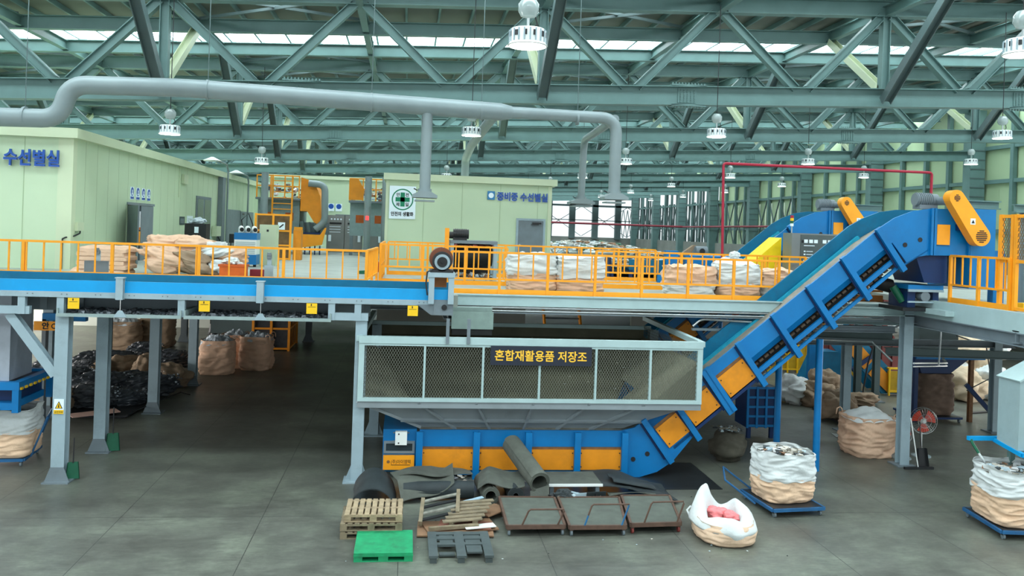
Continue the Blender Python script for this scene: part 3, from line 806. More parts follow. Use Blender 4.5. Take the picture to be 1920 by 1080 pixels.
# deck slab
DK = mat('deck_plate', (150, 158, 150), .6, var=.12, scale=1.2, dirt=.3)
o = struct(MB().box(XL, 1.2, 19.75, 58, 3.68, 3.95).build('floor_deck', DK))
o = struct(MB().box(1.2, 12.2, 20.3, 34, 3.72, 3.95).build('floor_deck', DK))
struct(MB().box(1.2, XR-1.2, 34, 46, 3.68, 3.95).build('floor_deck', DK))
db = MB()
db.box(1.02, 11.9, 20.05, 20.3, 3.70, 3.96).box(1.02, 11.9, 20.0, 20.05, 3.94, 3.97)
walk = db.build('walkway_beam', FR); struct(walk)
for z, r in ((3.66, .03), (3.58, .025)): MB().cyl((1.1, 20.1, z), (11.9, 20.1, z), r, 10).build('pipe', CHROME, walk, smooth=True)
MB().box(1.02, 11.9, 20.1, 20.4, 3.52, 3.56).build('lower_flange', GREYD, walk)
under = MB()
for yy in (21.5, 25.15, 29.45, 34, 40, 46, 52): under.hb((XL, yy, 3.55), (XR-1.3 if yy > 33 else 1.2, yy, 3.55), .25, .2)
for x in (-11, -6.97, -3, 1.0): under.hb((x, 20, 3.5), (x, 56, 3.5), .28, .2)
struct(under.build('floor_beams', GREYD))

# ---- railings ----
def railing(name, label, pts, z, h=.95, pitch=.33, post=1.35, mid=.27, toe=True, group='orange guard railings', midtop=None, pm=ORANGE):
    t = thing('guard_railing', label, 'railing', (*pts[0], z), group)
    for si, (a, c) in enumerate(zip(pts[:-1], pts[1:])):
        a3 = Vector((*a, z)); c3 = Vector((*c, z)); L_ = (c3-a3).length; d = (c3-a3)/L_
        up = Vector((0, 0, 1))
        MB().beam(a3+up*h, c3+up*h, .055, .05).build('top_rail', pm, t)
        MB().beam(a3+up*mid, c3+up*mid, .045, .045).build('lower_rail', pm, t)
        if toe: MB().beam(a3+up*.06, c3+up*.06, .02, .12).build('toe_board', pm, t)
        n = max(1, round(L_/post))
        for i in range(1 if si else 0, n+1):
            p = a3+d*L_*i/n; MB().beam(p, p+up*h, .065, .065).build('post', pm, t)
        nb_ = max(1, round(L_/pitch)); bm_ = []
        for i in range(nb_):
            f = (i+.5)/nb_
            if abs((f*n) % 1) < .02: continue
            p = a3+d*L_*f; MB().beam(p+up*mid, p+up*h, .032, .032).build('baluster', pm, t)
    return t
railing('r', 'orange guard railing of the deck behind the long blue belt', [(-12.2, 20.1), (-.93, 20.1)], 3.95, post=1.75, pitch=.36)
railing('r', 'short orange railing turning back from the blue belt towards the pit', [(-.93, 20.2), (-.80, 23.3)], 3.95)
railing('r', 'orange railing on the walkway edge in front of the white bags', [(1.05, 20.36), (10.4, 20.36)], 3.95, post=1.06*1.1, pitch=.36, mid=.36, h=1.0)
railing('r', 'orange railing around the pit of the rolling drum machine', [(-.72, 27.4), (-.72, 23.5), (2.75, 23.5)], 3.95, h=1.05, mid=.45)
railing('r', 'orange railing at the far side of the pit below the pale green room', [(-.6, 27.6), (8.2, 27.6)], 3.95, h=1.05, mid=.5, pitch=.4)
railing('r', 'orange railing before the blue trough of the trash bay', [(5.3, 23.6), (11.5, 23.6)], 3.95, h=1.05, mid=.45, pitch=.33)
# railing on the discharge platform
railing('r', 'orange railing on the platform below the yellow drive guard', [(12.75, 18.75), (12.75, 16.75)], 4.15, h=1.1, post=1.0, pitch=.27, mid=.42)
# tall cage panels beside it
t = thing('cage_gate', 'tall orange mesh gate at the edge of the discharge platform', 'gate', (12.8, 16.9, 4.15))
for y0, y1 in ((17.12, 16.75), (16.65, 15.9)):
    for yy in (y0, y1): MB().box(12.76, 12.84, yy-.04, yy+.04, 4.15, 6.2).build('frame_post', ORANGE, t)
    for z in (4.2, 5.2, 6.16): MB().box(12.77, 12.83, y1, y0, z-.035, z+.035).build('frame_bar', ORANGE, t)
    lattice((12.8, y1, 5.25), (0, 1, 0), (0, 0, 1), y0-y1, .88, .07, .012).build('wire_mesh', mat('brown_mesh', (120, 96, 60), .5), t)
# discharge platform on the right
o = struct(MB().box(12.55, 24, 15.2, 24.5, 4.0, 4.15).build('floor_platform', DK))
MB().box(12.5, 12.62, 15.2, 19.95, 3.74, 4.16).build('edge_beam', FR, o)
MB().hb((12.6, 15.2, 3.6), (12.6, 24, 3.6), .28, .2).build('lower_beam', GREYD, o)
for yy in (16.2, 19.85, 23.4): MB().hb((12.5, yy, 3.65), (24, yy, 3.65), .26, .2).build('cross_beam', GREYD, o)
MB().hb((10.2, 19.85, 3.8), (12.5, 19.85, 3.8), .2, .2).build('cross_beam', FR, o)
MB().hb((10.9, 23.4, 2.6), (18, 23.4, 2.6), .2, .2).build('cross_beam', GREYD, o)
MB().hb((10.2, 20.4, 3.3), (12.4, 20.4, 3.3), .16, .2).build('cross_beam', GREYD, o)
RC = [(12.38, 19.87, 3.9, .24, 'thick steel column beside the round floor fan'), (12.78, 23.45, 2.55, .22, 'steel post standing behind the tan bag'), (17.45, 23.4, 4.0, .24, 'far post beside the pile of pale bags'),
      (15.85, 28.3, 3.9, .2, 'thin far post before the yellow fence'), (16.25, 27.8, 3.9, .2, 'thin far post just beside another before the yellow fence'), (12.95, 16.2, 3.9, .26, 'steel column under the platform corner behind the grey chute')]
for x, y, zt, w_, lb in RC:
    cl = thing('platform_column', lb, 'column', (x, y, 0), 'columns under the discharge platform')
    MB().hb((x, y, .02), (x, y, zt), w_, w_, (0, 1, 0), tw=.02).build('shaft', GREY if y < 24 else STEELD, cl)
    MB().box(x-.24, x+.24, y-.24, y+.24, 0, .03).build('base_plate', GREYD, cl)
t = thing('strip_lamp', 'grey box lamp under the edge of the discharge platform', 'lamp', (12.4, 18.6, 3.85))
MB().box(12.28, 12.5, 18.2, 19.1, 3.86, 3.98).build('lamp_housing', FR, t)
# =============== SHAPES FOR SOFT THINGS ===============
def nz3(x, y, z, s, seed): return noise.noise(Vector((x*s+seed*7.3, y*s+seed*3.1, z*s-seed*5.7)))
def fold_(x, y, z, s, seed):
    return .55-2.2*abs(nz3(x, y, z, s, seed))
def bag_wall(cx, cy, z0, wx, wy, h, f0, f1, rz=0, seed=0, amp=.03, nz_=34, n=72, pw=4.0, grow=1.0, lean=(0, 0), edge=0.0, fold=9.0, taper=.96, bulge=.06):
    rows = []
    for j in range(nz_+1):
        f = f0+(f1-f0)*j/nz_; row = []
        prof = (taper+bulge*math.sin(min(1, f*1.05)*math.pi))*grow
        if f < .08: prof *= .93+.07*math.sqrt(f/.08)
        for i in range(n):
            a = 2*math.pi*i/n; c, s_ = math.cos(a), math.sin(a)
            r = (abs(c)**pw+abs(s_)**pw)**(-1/pw)
            x, y = r*c*wx/2, r*s_*wy/2
            w_ = f*h+.10*nz3(c*1.1, s_*1.1, f*1.5, 1.3, seed+4)
            d = amp*(nz3(c*1.2, s_*1.2, f*fold*.5, 1.6, seed)*.9+fold_(c*1.5, s_*1.5, w_*6.5, 1.25, seed+3)*1.0+fold_(c*2.2, s_*2.2, w_*11, 1.3, seed+6)*.5)
            k = prof+d/(.5*max(wx, wy))
            zz = f*h
            if edge and j == 0: zz += edge*nz3(c, s_, 0, 2.2, seed+9)
            if edge and j == nz_: zz += edge*nz3(c, s_, 1, 2.0, seed+5)
            X, Y = x*k+lean[0]*f, y*k+lean[1]*f
            row.append((cx+X*math.cos(rz)-Y*math.sin(rz), cy+X*math.sin(rz)+Y*math.cos(rz), z0+zz))
        rows.append(row)
    return rows
def dome(cx, cy, z0, wx, wy, hh, rz=0, seed=0, amp=.08, n=32, k=9, freq=5.0, pw=3.5):
    rows = []
    for j in range(k+1):
        t = j/k; row = []
        for i in range(n):
            a = 2*math.pi*i/n; c, s_ = math.cos(a), math.sin(a); r = (abs(c)**pw+abs(s_)**pw)**(-1/pw)*(1-t)
            x, y = r*c*wx/2, r*s_*wy/2
            z = hh*(1-(1-t)**2.2)+amp*nz3(x, y, 0, freq, seed)+amp*.5*nz3(x, y, 2, freq*2.3, seed+1)
            row.append((cx+x*math.cos(rz)-y*math.sin(rz), cy+x*math.sin(rz)+y*math.cos(rz), z0+z))
        rows.append(row)
    return rows
def blob(mb, c, rx, ry, rz_, seed=0, amp=.25, freq=2.0, nu=32, nv=18, yaw=0.0, flat=.0, stretch=(1, 1, 1), m=0, tilt=0.0, ridge=False):
    rows = []
    for j in range(nv+1):
        ph = -math.pi/2+math.pi*j/nv; row = []
        for i in range(nu):
            th = 2*math.pi*i/nu
            x, y, z = math.cos(ph)*math.cos(th), math.cos(ph)*math.sin(th), math.sin(ph)
            if ridge:
                wx_ = .35*nz3(x, y, z, 1.1, seed+8)
                d = 1+amp*(nz3(x, y, z, 1.1, seed)+.42*fold_(x*stretch[0]+wx_, y*stretch[1]+wx_, z*stretch[2], freq, seed+1)+.18*fold_(x*stretch[0]+wx_, y*stretch[1], z*stretch[2], freq*2.2, seed+2))
            else:
                d = 1+amp*(nz3(x*stretch[0], y*stretch[1], z*stretch[2], freq, seed)+.5*nz3(x*stretch[0], y*stretch[1], z*stretch[2], freq*2.6, seed+2))
            X, Y, Zv = x*rx*d, y*ry*d, z*rz_*d
            X, Zv = X*math.cos(tilt)-Zv*math.sin(tilt), X*math.sin(tilt)+Zv*math.cos(tilt)
            zz = c[2]+Zv
            row.append((c[0]+X*math.cos(yaw)-Y*math.sin(yaw), c[1]+X*math.sin(yaw)+Y*math.cos(yaw), max(zz, flat)))
        rows.append(row)
    return mb.grid(rows, m, closed=True)
def ton_bag(name, label, x, y, z, wx=1.0, wy=1.0, h=1.05, rz=0, split=.5, seed=0, body=TAN, skirt=WBAG, fill='scrap', group=None, heap=.12, amp=.03, handles=False, lean=(0, 0), cat='bag', taper=.96, bulge=.06, pw=4.0):
    t = thing(name, label, cat, (x, y, z), group)
    top = 1.0 if skirt is None else split
    MB().grid(bag_wall(x, y, z+.005, wx, wy, h, 0, top+.03, rz, seed, amp, lean=lean, taper=taper, bulge=bulge, pw=pw), closed=True).build('bag_body', body, t, smooth=True)
    if skirt is not None:
        MB().grid(bag_wall(x, y, z+.005, wx, wy, h, split-.02, 1.0, rz, seed+1, amp, grow=1.035, edge=.07, lean=lean, taper=taper, bulge=bulge, pw=pw), closed=True).build('bag_skirt', skirt, t, smooth=True)
    zc = z+h-.10
    cx, cy = x+lean[0], y+lean[1]
    if fill == 'scrap':
        MB().grid(dome(cx, cy, zc-.02, wx*.97, wy*.97, heap*.6, rz, seed, .06), closed=True).build('scrap_heap', DEBRIS[1], t, smooth=True)
        def f():
            a = random.random()*6.283; r = math.sqrt(random.random())*.43
            return (cx+math.cos(a)*r*wx, cy+math.sin(a)*r*wy, zc+heap*(1-r*2)*.7)
        litter(70, f, DEBRIS, .05, .13, 'scraps', t, .7)['kind'] = 'stuff'
    elif fill == 'film':
        MB().grid(dome(cx, cy, zc, wx*1.0, wy*1.0, heap, rz, seed, .13, freq=6.5, k=12, n=48), closed=True).build('plastic_film', CLEAR, t)
    elif fill == 'white':
        MB().grid(dome(cx, cy, zc+.05, wx*1.02, wy*1.02, heap, rz, seed, .09, freq=3.2, k=12, n=40), closed=True).build('folded_top', WBAG, t, smooth=True)
    elif fill == 'tan':
        MB().grid(dome(cx, cy, zc+.05, wx*.97, wy*.97, heap, rz, seed, .10, freq=3.2, k=12, n=40), closed=True).build('folded_top', TAN, t, smooth=True)
    if handles:
        for sx, sy in ((.42, .42), (-.42, .42), (.42, -.42)):
            px_, py_ = cx+sx*wx*math.cos(rz)-sy*wy*math.sin(rz), cy+sx*wx*math.sin(rz)+sy*wy*math.cos(rz)
            MB().tube([(px_-.08, py_, z+h-.05), (px_-.06, py_, z+h+.10), (px_+.02, py_, z+h+.14), (px_+.08, py_, z+h+.08), (px_+.09, py_, z+h-.05)], .018, 6).build('lifting_loop', skirt or body, t, smooth=True)
    return t

# =============== ROOMS ON THE DECK ===============
D = 3.95
c1 = thing('sorting_room', 'long pale green sorting room whose front wall carries large blue letters', 'room', (-9.6, 25.8, D))
MB().box(-18, -9.6, 25.8, 58, D, 7.72).build('wall_panels', CREAM, c1)
MB().box(-18.1, -9.42, 25.62, 58.1, 7.70, 7.98).build('roof_edge', CREAMT, c1)
MB().box(-9.98, -9.57, 25.77, 25.80, D, 7.70).box(-9.60, -9.57, 25.80, 26.05, D, 7.70).build('corner_trim', CREAMT, c1)
jm = MB(); x = -10.9
while x > -18: jm.box(x-.008, x+.008, 25.79, 25.80, D, 7.7); x -= .98
y = 26.8
while y < 57: jm.box(-9.605, -9.597, y-.006, y+.006, D, 7.7); y += .98
jm.build('panel_joints', mat('joint_line', (158, 178, 142), .6, var=.02), c1)  # slightly darker green lines at the panel joints
LETW = mat('letter_white_edge', (232, 240, 244), .4, var=.02)
t = thing('sign', 'big raised blue Korean letters on the front wall of the long pale room', 'sign', (-10, 25.7, 6.7))
text('중비중 수선별실', .50, 'letter_backs', LETW, t, (-12.72, 25.76, 6.90), xdir=(1, 0, -.0), depth=.05, bold=.014, width=2.78)
text('중비중 수선별실', .50, 'letter_faces', NAVYINK, t, (-12.68, 25.70, 6.91), depth=.06, bold=.012, width=2.76)
SX = -9.6
# doorway, leaves and shelf inside
d = MB().box(SX-.02, SX+.012, 30.75, 33.65, D, 5.93)
dr = d.build('double_door', GLASSD, c1)
MB().box(SX-.0, SX+.05, 30.65, 33.75, 5.93, 6.02).build('door_frame', GREYD, dr)
MB().box(SX+.015, SX+.05, 32.15, 33.6, D, 5.92).build('door_leaf', GREYD, dr)
MB().beam((SX+.05, 30.72, D+.98), (SX+.75, 29.5, D+.98), .05, 1.95).build('door_leaf', GREYD, dr)
sh = MB()
for z in (4.5, 5.05): sh.box(SX+.013, SX+.03, 30.8, 32.15, z, z+.1)
sh.build('shelf_boards', mat('orange_shelf', (190, 96, 30), .6), dr)
bk = MB()
yy = 30.85
while yy < 32.1:
    bk.box(SX+.013, SX+.035, yy, yy+.09, 5.15, 5.72, 0); bk.box(SX+.013, SX+.035, yy, yy+.09, 4.6, 5.0, 1); yy += .12
bk.build('files', [mat('pale_files', (206, 208, 214), .5), ORANGE], dr)
# PPE signs
for i in range(4):
    y0 = 30.95+i*.64
    s_ = thing('safety_sign', ['small blue and white protective gear sign over the open door, first from the room corner', 'small blue and white sign over the open door, second from the room corner', 'small blue and white sign over the open door, third from the room corner', 'small blue and white sign over the open door, fourth from the room corner'][i], 'sign', (SX, y0, 6.1), 'protective gear signs over the door')
    MB().box(SX+.005, SX+.02, y0, y0+.38, 6.12, 6.56).build('sign_board', SIGNW, s_)
    MB().cyl((SX+.02, y0+.19, 6.40), (SX+.026, y0+.19, 6.40), .15, 20).build('blue_disc', NAVYINK, s_)
    m_ = MB().cyl((SX+.026, y0+.19, 6.42), (SX+.03, y0+.19, 6.42), .05, 12)
    m_.prism([(y0+.10, 6.29), (y0+.28, 6.29), (y0+.22, 6.38), (y0+.16, 6.38)], SX+.026, SX+.03, 'x')
    m_.build('pictogram', SIGNW, s_)
    MB().box(SX+.02, SX+.026, y0+.02, y0+.36, 6.14, 6.22).build('caption_bar', NAVYINK, s_)
# window
wn = MB().box(SX+.005, SX+.04, 40.2, 43.1, 4.68, 6.58).build('window_frame', GREYD, c1)
MB().box(SX+.04, SX+.05, 40.4, 41.5, 4.85, 6.45).box(SX+.04, SX+.05, 41.75, 42.95, 4.85, 6.45).build('panes', GLASSD, wn)
MB().box(SX, SX+.08, 40.0, 43.3, 4.6, 4.68).build('window_sill', GREY, wn)
# grey double door further along
dd = MB().box(SX+.005, SX+.05, 47.0, 50.4, D, 6.1).build('door', GREYD, c1)
MB().box(SX+.05, SX+.055, 50.38, 50.42, D, 6.1).build('gap', INK, dd)
MB().box(SX+.03, SX+.06, 50.5, 54.5, D, 6.05).build('door_leaf', GREYD, dd)
MB().box(SX+.06, SX+.08, 51, 51.5, 5.85, 5.95).build('door_closer', BLACKM, dd)
# junction box and conduit at the corner
jb = thing('junction_box', 'small grey junction box with black conduit at the corner of the long pale room', 'box', (-9.5, 26.2, 5.1))
MB().box(-9.6, -9.48, 26.05, 26.5, 5.05, 5.3).build('box', CREAMT, jb)
MB().tube([(-9.5, 26.28, 5.05), (-9.5, 26.26, 4.98), (-9.56, 26.0, 4.9), (-9.7, 25.74, 4.86), (-9.78, 25.74, 4.82), (-9.79, 25.75, 4.7), (-9.79, 25.75, D)], .022, 8).build('conduit', BLACKM, jb, smooth=True)
# wall conduits, gooseneck lamps
for k, (yy, lb) in enumerate(((40.5, 'gooseneck lamp above the sliding window of the long room'), (46.2, 'gooseneck lamp on the wall near the grey double door'))):
    g = thing('gooseneck_lamp', lb, 'lamp', (SX+.1, yy+1, 7.5), 'gooseneck lamps on the long room')
    zt = 8.35 if k == 0 else 8.1
    MB().tube([(SX+.3, yy+5.0, D), (SX+.3, yy+5.0, zt-.3), (SX+.3, yy+4.6, zt), (SX+.3, yy+3.2, zt+.05), (SX+.35, yy+1.5, zt+.02)], .05, 8).build('pipe_arm', DUCT, g, smooth=True)
    MB().lathe([(.06, .12), (.2, .05), (.42, -.05), (.40, -.07)], (SX+.35, yy+1.1, zt), 20).build('lamp_shade', LAMPW, g, smooth=True)
    MB().cyl((SX+.35, yy+1.1, zt-.05), (SX+.35, yy+1.1, zt-.06), .36, 20).build('lamp_lens', LAMP, g)
o = thing('wall_pipe', 'grey box trunking rising beside the sliding window', 'pipe', (SX+.1, 44, D))
MB().box(SX+.01, SX+.25, 44.6, 45.3, D, 7.68).build('trunking', GREYD, o)
MB().box(SX+.02, SX+.25, 43.5, 44.5, 4.7, 5.2).build('switch_box', CREAMT, o)
MB().tube([(SX+.2, 44, 4.7), (SX+.3, 44.2, 4.4), (SX+.25, 44.5, 4.1), (SX+.3, 44.3, D)], .03, 6).build('cable', BLACKM, o, smooth=True)
o = MB().box(SX+.01, SX+.12, 37.6, 38.3, 7.0, 7.4).box(SX+.01, SX+.03, 37.2, 37.25, 6.4, 7.7).build('wall_fixture', CREAMT, None, (SX, 38, 7)); tag(o, 'small pale wall fixture high beside the sliding window', 'fixture')
# notices by the window
for k, (y0, y1, z0, z1, lb) in enumerate(((37.5, 38.3, 5.25, 5.6, 'dark framed notice on the wall over the black cabinet'), (38.7, 39.7, 5.0, 5.65, 'white paper notice on the wall beside the sliding window'))):
    o = thing('notice', lb, 'notice', (SX+.02, y0, z0), 'notices by the sliding window')
    MB().box(SX+.005, SX+.02, y0, y1, z0, z1).build('paper', GLASSD if k == 0 else SIGNW, o)
    mb = MB()
    for i in range(6): mb.box(SX+.02, SX+.022, y0+.1, y1-.1, z0+.08+i*(z1-z0-.15)/6, z0+.1+i*(z1-z0-.15)/6)
    mb.build('text_lines', GREYD, o)

# far room behind the machines
c3 = thing('far_room', 'pale green room wall far behind the stainless control cabinets', 'room', (-4, 57, D))
MB().box(-9.3, .5, 57, 66, D, 8.4).build('wall_panels', CREAM, c3)
MB().box(-9.4, .6, 56.9, 66.1, 8.4, 8.62).build('roof_edge', CREAMT, c3)
for k, x in enumerate((-5.05, -4.55)):
    s_ = thing('safety_sign', ['round blue mask sign on the far pale wall', 'round blue glove sign on the far pale wall'][k], 'sign', (x, 56.9, 6.6), 'blue signs on the far wall')
    MB().box(x-.2, x+.2, 56.96, 56.98, 6.35, 6.85).build('sign_board', SIGNW, s_)
    MB().cyl((x, 56.955, 6.66), (x, 56.965, 6.66), .17, 18).build('blue_disc', NAVYINK, s_)
s_ = thing('framed_picture', 'dark reddish framed board on the far pale wall', 'board', (-4.2, 56.9, 5.9))
MB().box(-4.75, -3.65, 56.92, 56.98, 5.55, 6.15).build('frame', GREYD, s_)
MB().box(-4.68, -3.72, 56.91, 56.92, 5.62, 6.08).build('picture', MAROON, s_)

# second room
c2 = thing('control_room', 'pale green room with a grey door and small blue letters', 'room', (2.3, 32, D))
MB().box(-.84, 5.36, 32, 41, D, 7.22).build('wall_panels', CREAM, c2)
MB().box(-.95, 5.55, 31.8, 41.1, 7.22, 7.46).build('roof_edge', CREAMT, c2)
jm = MB()
for x in (.55, 1.98, 3.42, 4.85): jm.box(x-.008, x+.008, 31.99, 32.0, D, 7.2)
jm.build('panel_joints', _m['joint_line'], c2)
MB().box(5.24, 5.38, 31.97, 32.0, D, 7.2).box(-.86, -.76, 31.97, 32, D, 7.2).build('corner_trim', CREAMT, c2)
dr = MB().box(4.12, 5.1, 31.96, 32.0, D, 5.9).build('door', GREYD, c2)
MB().box(4.05, 4.13, 31.94, 32.0, D, 5.88).box(5.08, 5.16, 31.94, 32, D, 5.88).box(4.05, 5.16, 31.94, 32, 5.88, 5.96).build('door_frame', GREY, dr)
MB().box(4.65, 5.0, 31.9, 31.96, 5.76, 5.82).box(4.6, 4.9, 31.86, 31.9, 5.72, 5.75).build('door_closer', BLACKM, dr)
MB().cyl((4.2, 31.9, 4.95), (4.2, 31.96, 4.95), .04, 10).build('door_knob', CHROME, dr)
t = thing('sign', 'small raised blue Korean letters with a square emblem on the room with the grey door', 'sign', (4, 31.9, 6.7))
text('중비중 수선별실', .34, 'letter_backs', LETW, t, (3.25, 31.97, 6.63), depth=.03, bold=.012, width=1.97)
text('중비중 수선별실', .34, 'letter_faces', NAVYINK, t, (3.28, 31.93, 6.635), depth=.03, bold=.01, width=1.93)
MB().box(2.92, 3.2, 31.94, 31.99, 6.62, 6.94).build('emblem_plate', mat('emblem_blue', (40, 120, 170), .4), t)
MB().cyl((3.06, 31.93, 6.78), (3.06, 31.94, 6.78), .1, 18).build('emblem_disc', SIGNW, t)
# green cross sign
t = thing('safety_sign', 'large white sign with a green cross in a ring on the pale green room', 'sign', (-.3, 31.95, 6.4))
MB().box(-.72, .25, 31.95, 31.99, 5.78, 7.0).build('sign_board', SIGNW, t)
cx_, cz_ = -.235, 6.50
rg = MB(); nn_ = 40
for r0, r1 in ((.355, .40),):
    vs = []
    for r in (r0, r1):
        for i in range(nn_): a = 2*math.pi*i/nn_; vs.append((cx_+r*math.cos(a), 31.945, cz_+r*math.sin(a)))
    rg.add(vs, [(i, (i+1) % nn_, nn_+(i+1) % nn_, nn_+i) for i in range(nn_)])
rg.build('green_ring', SIGNG, t)
MB().box(cx_-.26, cx_+.26, 31.94, 31.948, cz_-.08, cz_+.08).box(cx_-.08, cx_+.08, 31.94, 31.948, cz_-.26, cz_+.26).build('green_cross', SIGNG, t)
for ch, dx, dz in (('안', -.24, .12), ('전', .10, .12), ('제', -.24, -.24), ('일', .10, -.24)):
    text(ch, .15, 'lettering', INK, t, (cx_+dx, 31.943, cz_+dz), depth=.004, bold=.004)
text('안전의 생활화', .17, 'lettering', INK, t, (-.65, 31.943, 5.90), depth=.004, bold=.005, width=.83)

# =============== VENT DUCTS ===============
t = thing('exhaust_duct', 'thick grey exhaust duct running along the roof truss and down to the hoods', 'duct', (0, 23.5, 8.8))
def bend(pts, k=5):
    """round the corners of a polyline"""
    P = [Vector(p) for p in pts]; out = [P[0]]
    for i in range(1, len(P)-1):
        a, b_, c = P[i-1], P[i], P[i+1]; r = min((a-b_).length, (c-b_).length)*.45; r = min(r, .45)
        p = b_+(a-b_).normalized()*r; q = b_+(c-b_).normalized()*r
        for j in range(k+1):
            s_ = j/k; out.append(p.lerp(b_, s_).lerp(b_.lerp(q, s_), s_))
    out.append(P[-1]); return out
MB().tube(bend([(-13, 23.5, 7.93), (-9.12, 23.5, 8.0), (-8.86, 23.5, 8.90), (-6, 23.5, 8.97), (2.45, 23.5, 8.76)], 7), .245, 20).build('main_duct', DUCT, t, smooth=True)
MB().cyl((2.43, 23.5, 8.76), (2.75, 23.5, 8.76), .245, 20, .175).build('reducer', DUCT, t, smooth=True)
MB().tube(bend([(2.7, 23.5, 8.76), (5.72, 23.5, 8.74), (5.72, 23.5, 6.65)], 7), .165, 18).build('branch_duct', DUCT, t, smooth=True)
MB().tube([(.42, 23.5, 8.75), (.42, 23.5, 6.5)], .15, 16).build('drop_duct', DUCT, t, smooth=True)
MB().tube(bend([(2.3, 23.6, 8.72), (2.12, 30, 8.45), (2.12, 33.0, 8.2), (2.12, 33.1, 7.48)], 6), .15, 14).build('branch_duct', DUCT, t, smooth=True)
MB().tube(bend([(5.7, 23.6, 8.74), (6.0, 29.3, 8.72), (6.0, 29.5, 6.7)], 6), .125, 14).build('branch_duct', DUCT, t, smooth=True)
for x in (-9.95, -5.4, -1.1, 1.9, 4.6):
    z = 8.02-.01 if x < -9.4 else 8.97-(x+6)*.027
    r = .255 if x < 2.5 else .178
    MB().cyl((x-.03, 23.5, z), (x+.03, 23.5, z), r+.012, 20).build('duct_clamp', DUCT, t, smooth=True)
    MB().cyl((x, 23.5, z+.2), (x, 23.5, 12.3), .012, 6).build('hanger_rod', STEELD, t)
for hx, hy, hz in ((.42, 23.5, 6.5), (5.72, 23.5, 6.65), (6.0, 29.5, 6.7)):
    h_ = MB().cyl((hx, hy, hz-.04), (hx, hy, hz+.05), .19, 16).build('damper_collar', DUCT, t, smooth=True)
    w_ = .34 if hy < 25 else .42
    MB().prism([(hx-.16, hz-.03), (hx+.16, hz-.03), (hx+w_, hz-.13), (hx-w_, hz-.13)], hy-w_, hy+w_).box(hx-w_, hx+w_, hy-w_, hy+w_, hz-.2, hz-.13).build('hood', DUCT, t)
    MB().box(hx-w_*.8, hx+w_*.8, hy-w_*.8, hy+w_*.8, hz-.3, hz-.26).build('baffle', DUCT, t)
    MB().beam((hx-.2, hy-.02, hz), (hx-.3, hy-.02, hz+.05), .03, .03).build('damper_handle', BLACKM, t)

# =============== HIGH BAY LAMPS ===============
def high_bay():
    t = thing('high_bay_lamp', 'x', 'lamp', (0, 0, 0), 'high bay lamps')
    hs = MB().lathe([(.10, .16), (.25, .15), (.27, .12), (.27, -.06), (.30, -.09), (.29, -.10)], (0, 0, 0), 28)
    o = hs.build('lamp_housing', LAMPW, t, smooth=True)
    fb = MB()
    for i in range(20):
        a = 2*math.pi*i/20; fb.beam((.262*math.cos(a), .262*math.sin(a), -.05), (.262*math.cos(a), .262*math.sin(a), .13), .02, .04, (math.cos(a), math.sin(a), 0))
    fb.build('cooling_fins', GREY, o)
    vb = MB()
    for i in range(12):
        a = 2*math.pi*(i+.5)/12; vb.beam((.272*math.cos(a), .272*math.sin(a), .02), (.272*math.cos(a), .272*math.sin(a), .10), .05, .01, (math.cos(a), math.sin(a), 0))
    vb.build('vent_slots', BLACKM, o)
    MB().cyl((0, 0, -.085), (0, 0, -.10), .275, 28).build('lamp_lens', LAMP, t)
    MB().lathe([(.02, .62), (.1, .60), (.155, .52), (.155, .42), (.11, .34), (.02, .32)], (0, 0, 0), 18).build('driver_globe', GLASSY, t, smooth=True)
    MB().cyl((0, 0, .16), (0, 0, .34), .022, 8).build('hook', CHROME, t)
    MB().cyl((0, 0, .6), (0, 0, 3.9), .012, 6).build('hanging_cable', BLACKM, t)
    MB().tube([(.06, 0, .17), (.14, .02, .24), (.10, 0, .36), (.16, .03, .44)], .012, 6).build('power_lead', BLACKM, t)
    return t
lamp0 = high_bay(); first = True
ROWS = [(12.5, [(1.66, 'largest lamp, hanging at the top centre before the first truss'), (9.6, 'large lamp cut by the picture edge before the first truss')]),
        (25.0, [(-6.74, 'lamp hanging over the corner roof of the long pale room'), (1.75, 'lamp hanging beside the duct branch above the room with the grey door'), (9.2, 'lamp hanging above the blue trough and red pipe'), (18.6, 'lamp hanging above the discharge platform beside the wall column')]),
        (36.3, [(-6.1, 'lamp hanging above the orange ladder machine'), (9.3, 'lamp hanging beyond the room with the grey door, behind the hood ducts'), (17.65, 'lamp hanging over the second inclined conveyor'), (25.5, 'lamp hanging before the first wall column')])]
for yy, ls in ROWS:
    for x, lb in ls:
        o = lamp0 if first else copy_tree(lamp0); first = False
        o.location = (x, yy, 8.25+SL*x); o['label'] = lb
for yy in (47, 58, 69, 80, 91):
    for x in (2.0, 9.6, 18.2, 26.3):
        o = copy_tree(lamp0); o.location = (x, yy, 8.25+SL*x); o['label'] = 'small far high bay lamp hanging beyond the third roof truss'; o['group'] = 'far high bay lamps'
